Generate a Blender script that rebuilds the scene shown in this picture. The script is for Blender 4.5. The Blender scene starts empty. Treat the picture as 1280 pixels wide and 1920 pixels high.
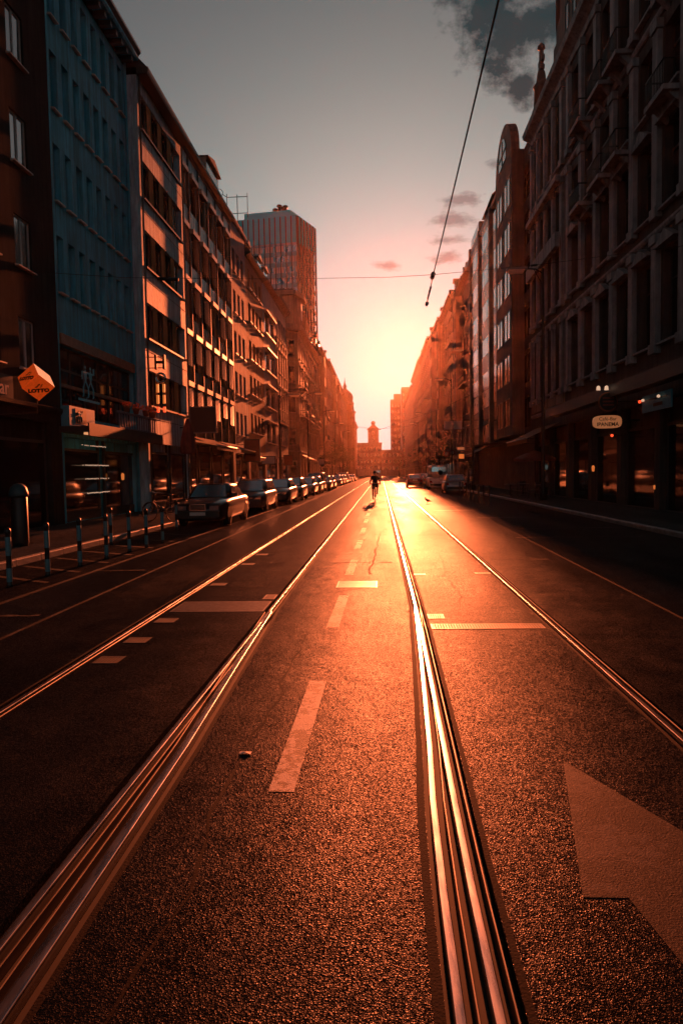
import bpy, bmesh, math, random
from mathutils import Vector, Matrix
R = math.radians
random.seed(7)
scene = bpy.context.scene
col = scene.collection

# ------------------------------------------------------------------ camera
EYE = 1.72
cd = bpy.data.cameras.new('camera')
cam = bpy.data.objects.new('camera', cd)
col.objects.link(cam)
cd.sensor_fit = 'HORIZONTAL'
cd.sensor_width = 24.0
cd.lens = 24.0
cd.clip_start = 0.05
cd.clip_end = 6000
fw = Vector((-0.05852276, 0.99667438, -0.05670335))
rt = Vector((0.99818651, 0.05762024, -0.01742433))
up = Vector((0.01409912, 0.05762024, 0.99823901))
cam.matrix_world = Matrix(((rt.x, up.x, -fw.x, 0), (rt.y, up.y, -fw.y, 0), (rt.z, up.z, -fw.z, EYE), (0, 0, 0, 1)))
scene.camera = cam

# ------------------------------------------------------------------ sun, sky, exposure
SUN_EL, SUN_AZ = 10.5, 2.2            # degrees; azimuth measured to the right of the street axis
sun_dir = Vector((math.sin(R(SUN_AZ)) * math.cos(R(SUN_EL)), math.cos(R(SUN_AZ)) * math.cos(R(SUN_EL)), math.sin(R(SUN_EL))))
sd = bpy.data.lights.new('sun', 'SUN')
sd.energy = 5.0
sd.angle = R(0.6)
sd.color = (1.0, 0.18, 0.055)
so = bpy.data.objects.new('sun', sd)
col.objects.link(so)
so.rotation_euler = (-sun_dir).to_track_quat('-Z', 'Y').to_euler()

w = bpy.data.worlds.new('World')
scene.world = w
w.use_nodes = True
nt = w.node_tree
N, LK = nt.nodes, nt.links
N.clear()
def wn(t, **k):
    n = N.new(t)
    for a, b in k.items():
        setattr(n, a, b)
    return n
def wmath(op, a, b=None, c=None, clamp=False):
    n = N.new('ShaderNodeMath'); n.operation = op; n.use_clamp = clamp
    for i, v in enumerate((a, b, c)):
        if v is None: continue
        if isinstance(v, (int, float)): n.inputs[i].default_value = v
        else: LK.new(v, n.inputs[i])
    return n.outputs[0]
def wmix(fac, a, b, mode='MIX'):
    n = N.new('ShaderNodeMixRGB'); n.blend_type = mode
    for i, v in ((0, fac), (1, a), (2, b)):
        if isinstance(v, (int, float)): n.inputs[i].default_value = v
        elif isinstance(v, tuple): n.inputs[i].default_value = v
        else: LK.new(v, n.inputs[i])
    return n.outputs[0]
sky = wn('ShaderNodeTexSky', sky_type='NISHITA', sun_disc=False, sun_elevation=R(SUN_EL), sun_rotation=R(SUN_AZ))
sky.air_density, sky.dust_density, sky.ozone_density, sky.altitude = 1.0, 1.2, 2.0, 100
hs = wn('ShaderNodeHueSaturation'); hs.inputs['Saturation'].default_value = 0.32
gm = wn('ShaderNodeGamma'); gm.inputs[1].default_value = 2.05
LK.new(sky.outputs[0], gm.inputs[0])
def vmath(op, a, v):
    n = N.new('ShaderNodeVectorMath'); n.operation = op; LK.new(a, n.inputs[0])
    if isinstance(v, tuple): n.inputs[1].default_value = v
    else: LK.new(v, n.inputs[1])
    return n.outputs[0]
xs0 = vmath('MULTIPLY', gm.outputs[0], (1 / 42.0,) * 3)          # tone curve on the sky colour: the glare round the sun rolls off softly
sky1 = vmath('MULTIPLY', vmath('DIVIDE', xs0, vmath('ADD', xs0, (0.58, 0.95, 1.45))), (19.1, 31.4, 47.9))
LK.new(sky1, hs.inputs['Color'])
skycol = wmix(1.0, hs.outputs[0], (0.64, 0.625, 0.545, 1), 'MULTIPLY')
# clouds: soft noise-broken banks, placed by direction in the sky
tc = wn('ShaderNodeTexCoord')
sx = wn('ShaderNodeSeparateXYZ'); LK.new(tc.outputs['Generated'], sx.inputs[0])
yy = wmath('MAXIMUM', sx.outputs[1], 0.05)
U, V = wmath('DIVIDE', sx.outputs[0], yy), wmath('DIVIDE', sx.outputs[2], yy)
cx = wn('ShaderNodeCombineXYZ'); LK.new(U, cx.inputs[0]); LK.new(V, cx.inputs[1])
def wnoise(scale, detail, rough=0.6, stretch=1.0):
    m = wn('ShaderNodeMapping'); m.inputs['Scale'].default_value = (1, stretch, 1)
    LK.new(cx.outputs[0], m.inputs[0])
    n = wn('ShaderNodeTexNoise'); n.inputs['Scale'].default_value = scale
    n.inputs['Detail'].default_value = detail; n.inputs['Roughness'].default_value = rough
    LK.new(m.outputs[0], n.inputs['Vector'])
    return n.outputs[0]
n_big, n_fine = wnoise(20, 9, 0.66), wnoise(34, 5, 0.6, 2.0)
def cloud(blobs, noise, amp, soft, thr=0.0):
    tot = None
    for (u0, v0, a, b, k) in blobs:
        du = wmath('DIVIDE', wmath('SUBTRACT', U, u0), a); dv = wmath('DIVIDE', wmath('SUBTRACT', V, v0), b)
        d = wmath('SQRT', wmath('ADD', wmath('MULTIPLY', du, du), wmath('MULTIPLY', dv, dv)))
        s = wmath('MULTIPLY', wmath('SUBTRACT', 1.0, d), k)
        tot = s if tot is None else wmath('MAXIMUM', tot, s)
    s = wmath('ADD', tot, wmath('MULTIPLY', wmath('SUBTRACT', noise, 0.5), amp))
    return wmath('DIVIDE', wmath('SUBTRACT', s, thr), soft, clamp=True)
big = cloud([(0.180, 0.60, 0.06, 0.075, 1.0), (0.150, 0.655, 0.060, 0.060, 1.0), (0.225, 0.615, 0.055, 0.06, 0.9), (0.206, 0.535, 0.024, 0.035, 0.9),
             (0.30, 0.80, 0.2, 0.12, 0.8)], n_big, 2.9, 0.6, -0.05)
small = cloud([(0.119, 0.383, 0.034, 0.013, 1.0), (0.107, 0.357, 0.045, 0.013, 1.0), (0.096, 0.330, 0.03, 0.010, 0.7), (0.099, 0.305, 0.03, 0.012, 0.7),
               (0.168, 0.432, 0.016, 0.008, 0.8), (0.013, 0.296, 0.028, 0.009, 0.7), (-0.55, 0.34, 0.08, 0.012, 0.6)], n_fine, 2.4, 0.65, 0.05)
c1 = wmix(wmath('MULTIPLY', big, 0.93), skycol, (0.3, 1.25, 1.5, 1))
c2 = wmix(wmath('MULTIPLY', small, 0.8), c1, (5.5, 6.0, 6.0, 1))
bg = wn('ShaderNodeBackground'); bg.inputs['Strength'].default_value = 0.0142
LK.new(c2, bg.inputs['Color'])
wo = wn('ShaderNodeOutputWorld'); LK.new(bg.outputs[0], wo.inputs['Surface'])

vs = scene.view_settings
vs.view_transform = 'Standard'; vs.look = 'None'; vs.gamma = 1.0; vs.use_curve_mapping = False
vs.exposure = 0.9
cy = scene.cycles
cy.use_denoising = True
cy.use_adaptive_sampling = True
cy.adaptive_threshold = 0.03
cy.max_bounces = 4; cy.diffuse_bounces = 2; cy.glossy_bounces = 2; cy.transmission_bounces = 2; cy.volume_bounces = 0; cy.transparent_max_bounces = 4
cy.sample_clamp_indirect = 6.0
cy.caustics_reflective = False; cy.caustics_refractive = False

# ------------------------------------------------------------------ helpers
MATS = {}
def mat(name, c, rough=0.7, metal=0.0, var=0.25, scale=1.5, bump=0.0, bscale=25.0, stretch=(1, 1, 1), spec=0.5, emit=None, coat=0.0, vrough=0.0):
    m = bpy.data.materials.new(name); m.use_nodes = True
    t = m.node_tree; b = t.nodes['Principled BSDF']
    b.inputs['Roughness'].default_value = rough; b.inputs['Metallic'].default_value = metal
    b.inputs['Specular IOR Level'].default_value = spec; b.inputs['Coat Weight'].default_value = coat
    b.inputs['Base Color'].default_value = (*c, 1)
    if emit:
        b.inputs['Emission Color'].default_value = (*emit[0], 1); b.inputs['Emission Strength'].default_value = emit[1]
    if var or bump:
        tcn = t.nodes.new('ShaderNodeTexCoord'); mp = t.nodes.new('ShaderNodeMapping'); mp.inputs['Scale'].default_value = stretch
        t.links.new(tcn.outputs['Object'], mp.inputs[0])
    if var:
        n = t.nodes.new('ShaderNodeTexNoise'); n.inputs['Scale'].default_value = scale; n.inputs['Detail'].default_value = 6; n.inputs['Roughness'].default_value = 0.65
        t.links.new(mp.outputs[0], n.inputs['Vector'])
        r = t.nodes.new('ShaderNodeValToRGB'); r.color_ramp.elements[0].position = 0.3; r.color_ramp.elements[1].position = 0.7
        r.color_ramp.elements[0].color = (*[x * (1 - var) for x in c], 1); r.color_ramp.elements[1].color = (*[min(1, x * (1 + var)) for x in c], 1)
        t.links.new(n.outputs[0], r.inputs[0]); t.links.new(r.outputs[0], b.inputs['Base Color'])
        if vrough:
            mr = t.nodes.new('ShaderNodeMapRange'); mr.inputs[1].default_value = 0.3; mr.inputs[2].default_value = 0.7
            mr.inputs[3].default_value = max(0.02, rough - vrough); mr.inputs[4].default_value = min(1, rough + vrough)
            t.links.new(n.outputs[0], mr.inputs[0]); t.links.new(mr.outputs[0], b.inputs['Roughness'])
    if bump:
        n2 = t.nodes.new('ShaderNodeTexNoise'); n2.inputs['Scale'].default_value = bscale; n2.inputs['Detail'].default_value = 4
        t.links.new(mp.outputs[0], n2.inputs['Vector'])
        bp = t.nodes.new('ShaderNodeBump'); bp.inputs['Strength'].default_value = 1.0; bp.inputs['Distance'].default_value = bump
        t.links.new(n2.outputs[0], bp.inputs['Height']); t.links.new(bp.outputs[0], b.inputs['Normal'])
    MATS[name] = m
    return m

class MB:
    """collects faces; build() links them as one mesh object"""
    def __init__(s): s.v = []; s.f = []; s.m = []; s.sm = []
    def face(s, pts, m=0, smooth=False):
        i = len(s.v); s.v += [tuple(p) for p in pts]; s.f.append(tuple(range(i, i + len(pts)))); s.m.append(m); s.sm.append(smooth); return s
    def grid(s, rows, m=0, smooth=True, close=False, caps=False):
        i = len(s.v); n = len(rows[0])
        for r in rows: s.v += [tuple(p) for p in r]
        for a in range(len(rows) - 1):
            for b in range(n if close else n - 1):
                c = (b + 1) % n
                s.f.append((i + a * n + b, i + a * n + c, i + (a + 1) * n + c, i + (a + 1) * n + b)); s.m.append(m); s.sm.append(smooth)
        if caps:
            s.f.append(tuple(range(i + n - 1, i - 1, -1))); s.m.append(m); s.sm.append(False)
            k = i + (len(rows) - 1) * n; s.f.append(tuple(range(k, k + n))); s.m.append(m); s.sm.append(False)
        return s
    def box(s, x0, x1, y0, y1, z0, z1, m=0):
        i = len(s.v)
        s.v += [(x0, y0, z0), (x1, y0, z0), (x1, y1, z0), (x0, y1, z0), (x0, y0, z1), (x1, y0, z1), (x1, y1, z1), (x0, y1, z1)]
        for q in ((0, 3, 2, 1), (4, 5, 6, 7), (0, 1, 5, 4), (1, 2, 6, 5), (2, 3, 7, 6), (3, 0, 4, 7)):
            s.f.append(tuple(i + k for k in q)); s.m.append(m); s.sm.append(False)
        return s
    def prism(s, poly, y0, y1, m=0, axis='y'):
        """polygon of (a, b) extruded: axis y -> (a, y, b); axis x -> (x, a, b); axis z -> (a, b, z)"""
        mk = {'y': lambda p, t: (p[0], t, p[1]), 'x': lambda p, t: (t, p[0], p[1]), 'z': lambda p, t: (p[0], p[1], t)}[axis]
        i = len(s.v); n = len(poly)
        s.v += [mk(p, y0) for p in poly] + [mk(p, y1) for p in poly]
        s.f.append(tuple(range(i, i + n))); s.f.append(tuple(range(i + 2 * n - 1, i + n - 1, -1))); s.m += [m, m]; s.sm += [False, False]
        for k in range(n):
            s.f.append((i + k, i + (k + 1) % n, i + n + (k + 1) % n, i + n + k)); s.m.append(m); s.sm.append(False)
        return s
    def tube(s, pts, r, n=8, m=0, caps=True):
        pts = [Vector(p) for p in pts]; rows = []
        for k, p in enumerate(pts):
            d = (pts[min(k + 1, len(pts) - 1)] - pts[max(k - 1, 0)]).normalized()
            a = d.cross(Vector((0, 0, 1)) if abs(d.z) < 0.9 else Vector((1, 0, 0))).normalized(); b = d.cross(a)
            rr = r[k] if isinstance(r, (list, tuple)) else r
            rows.append([p + (a * math.cos(2 * math.pi * j / n) + b * math.sin(2 * math.pi * j / n)) * rr for j in range(n)])
        return s.grid(rows, m, True, True, caps)
    def lathe(s, prof, c=(0, 0, 0), n=12, m=0, caps=True):
        rows = [[(c[0] + r * math.cos(2 * math.pi * j / n), c[1] + r * math.sin(2 * math.pi * j / n), c[2] + z) for j in range(n)] for r, z in prof]
        return s.grid(rows, m, True, True, caps)
    def mesh(s, name, mats):
        me = bpy.data.meshes.new(name); me.from_pydata(s.v, [], s.f)
        for x in (mats if isinstance(mats, (list, tuple)) else [mats]):
            me.materials.append(MATS[x] if isinstance(x, str) else x)
        me.polygons.foreach_set('material_index', s.m); me.polygons.foreach_set('use_smooth', s.sm)
        bm = bmesh.new(); bm.from_mesh(me); bmesh.ops.recalc_face_normals(bm, faces=bm.faces); bm.to_mesh(me); bm.free()
        me.update(); return me
    def build(s, name, mats, parent=None, loc=(0, 0, 0), rot=(0, 0, 0)):
        return place(s.mesh(name, mats), name, parent, loc, rot)
def place(me, name, parent=None, loc=(0, 0, 0), rot=(0, 0, 0), scale=None):
    o = bpy.data.objects.new(name, me); col.objects.link(o); o.location = loc; o.rotation_euler = rot
    if scale: o.scale = scale
    if parent: o.parent = parent
    return o
def tag(o, label=None, cat=None, group=None, kind=None):
    if label: o['label'] = label
    if cat: o['category'] = cat
    if group: o['group'] = group
    if kind: o['kind'] = kind
    return o
def thing(name, label, cat, loc=(0, 0, 0), rz=0.0, group=None):
    o = bpy.data.objects.new(name, None); col.objects.link(o); o.location = loc; o.rotation_euler = (0, 0, rz); o.empty_display_size = 0.1
    return tag(o, label, cat, group)
def copy_tree(o, parent=None):
    c = o.copy(); col.objects.link(c)
    if parent is not None: c.parent = parent
    for ch in list(o.children): copy_tree(ch, c)
    return c
def text(body, size, m, parent, loc, rot, ext=0.006, name='lettering', ax='CENTER', sx=1.0, bold=0.0):
    cu = bpy.data.curves.new(name, 'FONT'); cu.body = body; cu.size = size; cu.extrude = ext; cu.align_x = ax; cu.align_y = 'CENTER'; cu.offset = bold
    cu.resolution_u = 3
    cu.materials.append(MATS[m])
    tmp = bpy.data.objects.new(name, cu); col.objects.link(tmp)
    bpy.context.view_layer.update()
    me = bpy.data.meshes.new_from_object(tmp.evaluated_get(bpy.context.evaluated_depsgraph_get()))
    bpy.data.objects.remove(tmp); bpy.data.curves.remove(cu)
    me.materials.clear(); me.materials.append(MATS[m])
    return place(me, name, parent, loc, rot, (sx, 1, 1))
# ------------------------------------------------------------------ materials
def asphalt(name, c, rough, grain=0.005, gscale=150.0, patch=0.35, shine=0.38):
    m = bpy.data.materials.new(name); m.use_nodes = True; t = m.node_tree; L = t.links
    b = t.nodes['Principled BSDF']
    tcn = t.nodes.new('ShaderNodeTexCoord')
    def noise(sc, det, rg=0.6, st=(1, 1, 1)):
        mp = t.nodes.new('ShaderNodeMapping'); mp.inputs['Scale'].default_value = st; L.new(tcn.outputs['Object'], mp.inputs[0])
        n = t.nodes.new('ShaderNodeTexNoise'); n.inputs['Scale'].default_value = sc; n.inputs['Detail'].default_value = det; n.inputs['Roughness'].default_value = rg
        L.new(mp.outputs[0], n.inputs['Vector']); return n.outputs[0]
    def mrange(v, a, bb, lo, hi):
        r = t.nodes.new('ShaderNodeMapRange'); r.inputs[1].default_value = a; r.inputs[2].default_value = bb; r.inputs[3].default_value = lo; r.inputs[4].default_value = hi
        L.new(v, r.inputs[0]); return r.outputs[0]
    def mul(a, bb):
        n = t.nodes.new('ShaderNodeMath'); n.operation = 'MULTIPLY'; L.new(a, n.inputs[0])
        if isinstance(bb, float): n.inputs[1].default_value = bb
        else: L.new(bb, n.inputs[1])
        return n.outputs[0]
    def add(a, bb):
        n = t.nodes.new('ShaderNodeMath'); n.operation = 'ADD'; L.new(a, n.inputs[0]); L.new(bb, n.inputs[1]); return n.outputs[0]
    large = noise(0.55, 5, 0.6, (1.6, 0.22, 1)); blot = noise(2.3, 4, 0.7); fine = noise(gscale * 1.5, 2)
    vo = t.nodes.new('ShaderNodeTexVoronoi'); vo.inputs['Scale'].default_value = gscale; L.new(tcn.outputs['Object'], vo.inputs['Vector'])
    val = mul(mul(mrange(large, 0.3, 0.7, 1 - patch, 1 + patch), mrange(blot, 0.3, 0.7, 0.8, 1.2)), mrange(fine, 0.3, 0.7, 0.6, 1.4))
    mx = t.nodes.new('ShaderNodeMixRGB'); mx.blend_type = 'MULTIPLY'; mx.inputs[0].default_value = 1; mx.inputs[1].default_value = (*c, 1); L.new(val, mx.inputs[2])
    L.new(mx.outputs[0], b.inputs['Base Color'])
    L.new(mul(mrange(large, 0.3, 0.7, rough * 0.78, rough * 1.2), mrange(blot, 0.3, 0.7, 0.9, 1.1)), b.inputs['Roughness'])
    b.inputs['Specular IOR Level'].default_value = 0.22
    h = add(mul(vo.outputs['Distance'], 0.8), mul(noise(gscale * 0.5, 3), 0.8))
    bp = t.nodes.new('ShaderNodeBump'); bp.inputs['Strength'].default_value = 1; bp.inputs['Distance'].default_value = grain; L.new(h, bp.inputs['Height'])
    bp2 = t.nodes.new('ShaderNodeBump'); bp2.inputs['Strength'].default_value = 1; bp2.inputs['Distance'].default_value = 0.02; L.new(noise(1.4, 4, 0.55), bp2.inputs['Height'])
    L.new(bp2.outputs[0], bp.inputs['Normal']); L.new(bp.outputs[0], b.inputs['Normal'])
    # polished stone grains shine, the bitumen between them is dull
    vc = t.nodes.new('ShaderNodeTexVoronoi'); vc.inputs['Scale'].default_value = gscale; L.new(tcn.outputs['Object'], vc.inputs['Vector'])
    sp = t.nodes.new('ShaderNodeSeparateColor'); L.new(vc.outputs['Color'], sp.inputs[0])
    df = t.nodes.new('ShaderNodeBsdfDiffuse'); df.inputs['Roughness'].default_value = 1.0; L.new(mx.outputs[0], df.inputs['Color']); L.new(bp.outputs[0], df.inputs['Normal'])
    ms = t.nodes.new('ShaderNodeMixShader'); L.new(mul(mrange(mul(sp.outputs[0], sp.outputs[0]), 0.0, 1.0, shine * 0.05, shine * 1.55), mrange(blot, 0.3, 0.7, 0.7, 1.0)), ms.inputs[0])
    L.new(df.outputs[0], ms.inputs[1]); L.new(b.outputs[0], ms.inputs[2])
    L.new(ms.outputs[0], t.nodes['Material Output'].inputs['Surface'])
    MATS[name] = m
asphalt('asphalt', (0.020, 0.019, 0.0185), 0.39, 0.0024, shine=0.38)
asphalt('asphalt_worn', (0.028, 0.026, 0.025), 0.35, 0.002, 140.0, 0.5)
asphalt('asphalt_patch', (0.018, 0.017, 0.017), 0.45, 0.003, 120.0, 0.3)
asphalt('pavement', (0.06, 0.058, 0.055), 0.6, 0.003, 40.0, 0.3)
mat('sealant', (0.010, 0.009, 0.008), 0.8, 0, 0.4, 6, 0.002, 90, spec=0.06)
mat('rail_steel', (0.34, 0.36, 0.39), 0.28, 1.0, 0.2, 9, 0.0, 60, (3, 0.3, 1), vrough=0.06)
mat('rail_lip', (0.11, 0.10, 0.09), 0.5, 1.0, 0.25, 12, 0.0004, 60, (3, 0.15, 1), vrough=0.1)
mat('groove', (0.02, 0.017, 0.015), 0.8, 0, 0.4, 8)
def road_paint(name, c, wear, spec=0.2):
    m = bpy.data.materials.new(name); m.use_nodes = True; t = m.node_tree; b = t.nodes['Principled BSDF']; L = t.links
    b.inputs['Roughness'].default_value = 0.62; b.inputs['Specular IOR Level'].default_value = spec
    tcn = t.nodes.new('ShaderNodeTexCoord')
    def noise(sc, det, rg):
        n = t.nodes.new('ShaderNodeTexNoise'); n.inputs['Scale'].default_value = sc; n.inputs['Detail'].default_value = det; n.inputs['Roughness'].default_value = rg
        L.new(tcn.outputs['Object'], n.inputs['Vector']); return n.outputs[0]
    ad = t.nodes.new('ShaderNodeMath'); ad.operation = 'ADD'; n1, n2 = noise(1.6, 4, 0.6), noise(15, 8, 0.75); L.new(n1, ad.inputs[0]); L.new(n2, ad.inputs[1])
    r = t.nodes.new('ShaderNodeValToRGB'); e = r.color_ramp.elements
    e[0].position = 0.98 - wear; e[0].color = (*c, 1); e[1].position = 1.12 - wear; e[1].color = (0.025, 0.023, 0.022, 1)
    h = t.nodes.new('ShaderNodeMath'); h.operation = 'MULTIPLY'; h.inputs[1].default_value = 0.5; L.new(ad.outputs[0], h.inputs[0])
    r.color_ramp.elements[0].position *= 0.5; r.color_ramp.elements[1].position *= 0.5
    L.new(h.outputs[0], r.inputs[0]); L.new(r.outputs[0], b.inputs['Base Color'])
    bp = t.nodes.new('ShaderNodeBump'); bp.inputs['Distance'].default_value = 0.003; L.new(noise(110, 4, 0.6), bp.inputs['Height']); L.new(bp.outputs[0], b.inputs['Normal'])
    MATS[name] = m
road_paint('paint', (0.50, 0.45, 0.40), -0.04); road_paint('paint_worn', (0.075, 0.068, 0.062), 0.05, 0.06)
mat('kerb_stone', (0.22, 0.21, 0.20), 0.5, 0, 0.3, 5, 0.006, 18)
mat('cast_iron', (0.16, 0.15, 0.14), 0.42, 0.8, 0.3, 12, 0.001, 40)
mat('dark_metal', (0.03, 0.03, 0.032), 0.45, 0.6, 0.2, 8)
mat('black_paint', (0.015, 0.015, 0.016), 0.4, 0, 0.2, 8)
mat('band_white', (0.09, 0.22, 0.27), 0.5, 0, 0.2, 10)
mat('glass', (0.012, 0.014, 0.017), 0.06, 0, 0.0, spec=0.7)
mat('glass_mirror', (0.42, 0.40, 0.40), 0.08, 0.85, 0.3, 0.7, 0.004, 1.5)
mat('glass_old', (0.016, 0.015, 0.016), 0.12, 0, 0.3, 0.9, 0.004, 1.6, spec=0.6)
mat('blind', (0.30, 0.25, 0.22), 0.7, 0, 0.25, 2, 0.01, 5, (1, 1, 6))
mat('shop_dark', (0.012, 0.012, 0.013), 0.25, 0, 0.2, 2)
mat('frame_white', (0.55, 0.55, 0.55), 0.5, 0, 0.1, 6)
mat('frame_dark', (0.05, 0.042, 0.038), 0.5, 0, 0.2, 6)
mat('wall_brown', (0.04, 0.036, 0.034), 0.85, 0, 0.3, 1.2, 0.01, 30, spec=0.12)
mat('wall_teal', (0.12, 0.62, 0.88), 0.75, 0, 0.22, 0.9, 0.006, 30)
mat('wall_concrete', (0.52, 0.66, 0.90), 0.7, 0, 0.42, 2.6, 0.09, 6.0, (3.2, 1, 0.3))
mat('panel_bronze', (0.34, 0.21, 0.14), 0.5, 0, 0.35, 2.2, 0.006, 14, (2, 1, 0.3))
mat('panel_pale', (0.52, 0.56, 0.64), 0.42, 0, 0.35, 1.6, 0.004, 9, (2, 1, 0.3))
mat('curtain', (0.50, 0.27, 0.13), 0.85, 0, 0.3, 3, 0.05, 7.0, (4, 1, 0.05))
mat('lintel_tile', (0.42, 0.22, 0.14), 0.6, 0, 0.3, 6, 0.004, 60)
mat('wall_mauve', (0.27, 0.24, 0.30), 0.8, 0, 0.25, 1.2, 0.012, 40)
mat('wall_ochre', (0.38, 0.17, 0.09), 0.8, 0, 0.2, 1.2, 0.008, 30)
mat('wall_pinkgrey', (0.38, 0.33, 0.36), 0.75, 0, 0.25, 1.2, 0.008, 20)
mat('stone_cream', (0.42, 0.32, 0.26), 0.75, 0, 0.25, 1.2, 0.012, 14)
mat('stone_sand', (0.36, 0.25, 0.18), 0.75, 0, 0.3, 1.0, 0.012, 14)
mat('stone_red', (0.26, 0.14, 0.11), 0.75, 0, 0.3, 1.0, 0.014, 10)
mat('stone_grey', (0.42, 0.37, 0.38), 0.7, 0, 0.3, 1.6, 0.016, 12, (1, 1, 1))
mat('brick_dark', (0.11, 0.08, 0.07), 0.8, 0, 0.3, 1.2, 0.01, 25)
mat('roof_slate', (0.06, 0.055, 0.06), 0.55, 0, 0.3, 2.5, 0.012, 12)
mat('roof_tile', (0.16, 0.08, 0.06), 0.6, 0, 0.35, 3, 0.015, 14)
mat('sill_pale', (0.62, 0.52, 0.46), 0.45, 0, 0.15, 6)
mat('gutter', (0.20, 0.19, 0.19), 0.4, 0.7, 0.2, 6)
mat('shutter', (0.40, 0.29, 0.22), 0.45, 0, 0.15, 4)
mat('copper_panel', (0.42, 0.22, 0.13), 0.30, 0.55, 0.3, 1.2, 0.002, 6, vrough=0.08)
mat('mirror_glass', (0.10, 0.09, 0.10), 0.10, 0.6, 0.3, 0.5, 0.004, 1.2)
mat('tower_clad', (0.05, 0.74, 0.88), 0.45, 0.2, 0.2, 0.05)
mat('tower_glass', (0.45, 0.62, 0.70), 0.14, 0.8, 0.35, 0.08)
mat('tower_band', (0.28, 0.52, 0.62), 0.4, 0.3, 0.2, 0.1)
mat('tower_blind', (0.75, 0.72, 0.72), 0.5, 0, 0.2, 0.2)
mat('tower_fin', (0.035, 0.04, 0.045), 0.4, 0.4, 0.1)
mat('far_dark', (0.10, 0.07, 0.06), 0.8, 0, 0.3, 0.5)
mat('copper_green', (0.10, 0.12, 0.11), 0.6, 0, 0.2, 2)

def weather(name, amt=0.45):
    """rain streaks and grime multiplied over a wall's own colour"""
    t = MATS[name].node_tree; L = t.links; b = t.nodes['Principled BSDF']; src = b.inputs['Base Color'].links[0].from_socket
    tcn = t.nodes.new('ShaderNodeTexCoord'); mp = t.nodes.new('ShaderNodeMapping'); mp.inputs['Scale'].default_value = (2.6, 2.6, 0.16); L.new(tcn.outputs['Object'], mp.inputs[0])
    n = t.nodes.new('ShaderNodeTexNoise'); n.inputs['Scale'].default_value = 1.6; n.inputs['Detail'].default_value = 7; n.inputs['Roughness'].default_value = 0.7; L.new(mp.outputs[0], n.inputs['Vector'])
    r = t.nodes.new('ShaderNodeValToRGB'); e = r.color_ramp.elements; e[0].position = 0.38; e[1].position = 0.62; e[0].color = (1 - amt, 1 - amt, 1 - amt, 1); e[1].color = (1.1, 1.1, 1.1, 1); L.new(n.outputs[0], r.inputs[0])
    mx = t.nodes.new('ShaderNodeMixRGB'); mx.blend_type = 'MULTIPLY'; mx.inputs[0].default_value = 1; L.new(src, mx.inputs[1]); L.new(r.outputs[0], mx.inputs[2]); L.new(mx.outputs[0], b.inputs['Base Color'])
for n_ in ('wall_teal', 'wall_concrete', 'wall_mauve', 'wall_ochre', 'wall_pinkgrey', 'stone_cream', 'stone_sand', 'stone_red', 'stone_grey', 'brick_dark', 'panel_pale', 'panel_bronze', 'wall_brown'): weather(n_)
# ------------------------------------------------------------------ ground, road, rails
YB, YF = -25.0, 430.0
struct = lambda o: tag(o, kind='structure')
struct(MB().face([(-3000, -800, -0.16), (3000, -800, -0.16), (3000, 3500, -0.16), (-3000, 3500, -0.16)]).build('ground', 'asphalt_patch'))
def lerp(tab, y):
    for (y0, x0), (y1, x1) in zip(tab, tab[1:]):
        if y <= y1: return x0 + (x1 - x0) * (y - y0) / (y1 - y0)
    return tab[-1][1]
RA = [(YB, -0.9), (-6, -0.05), (0, 0.165), (2.05, 0.225), (2.7, 0.23), (3.5, 0.247), (4.2, 0.28), (6.2, 0.345), (8.6, 0.41)]   # head centre of the branching right rail
RB = [(YB, 0.345), (0, 0.347), (3, 0.35), (4.2, 0.37), (7.2, 0.41), (9.5, 0.42), (YF, 0.45)]
LA = [(YB, -0.3), (-6, -1.02), (0, -1.22), (2, -1.245), (4.2, -1.275), (6.2, -1.345), (8.4, -1.41)]
LB = [(YB, -1.43), (YF, -1.40)]
LO = [(YB, -2.84), (YF, -2.83)]
RO = [(YB, 1.88), (YF, 1.93)]
ys = [YB, -12, -6, -3, 0, 1, 2.05, 2.7, 3.5, 4.2, 5.2, 6.2, 7.4, 8.4, 8.6, 9.5, 14, 30, 60, 120, 240, YF]
KL, KR = -5.35, 7.25
def lo(y): return lerp(LO, y)
def chan_R(y):   # left and right lip of the channel of the right track's inner rail
    b = lerp(RB, y); a = lerp(RA, y) if y < 8.6 else b
    return a - 0.045, b + 0.085
def chan_L(y):
    b = lerp(LB, y); a = lerp(LA, y) if y < 8.4 else b
    return b - 0.06, max(a, b) + 0.085
strips = [(lambda y: KL, lambda y: -4.0 - 0.0016 * max(y, 0) * 8, 'w'), (lambda y: -4.0 - 0.0016 * max(y, 0) * 8, lambda y: lo(y) - 0.06, 'a'),
          (lambda y: lo(y) + 0.085, lambda y: chan_L(y)[0], 'a'), (lambda y: chan_L(y)[1], lambda y: chan_R(y)[0], 'a'),
          (lambda y: chan_R(y)[1], lambda y: lerp(RO, y) - 0.06, 'a'), (lambda y: lerp(RO, y) + 0.085, lambda y: 3.2 + 0.03 * max(0, y) ** 0.9, 'a'),
          (lambda y: 3.2 + 0.03 * max(0, y) ** 0.9, lambda y: KR, 'w')]
rb = MB()
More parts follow.
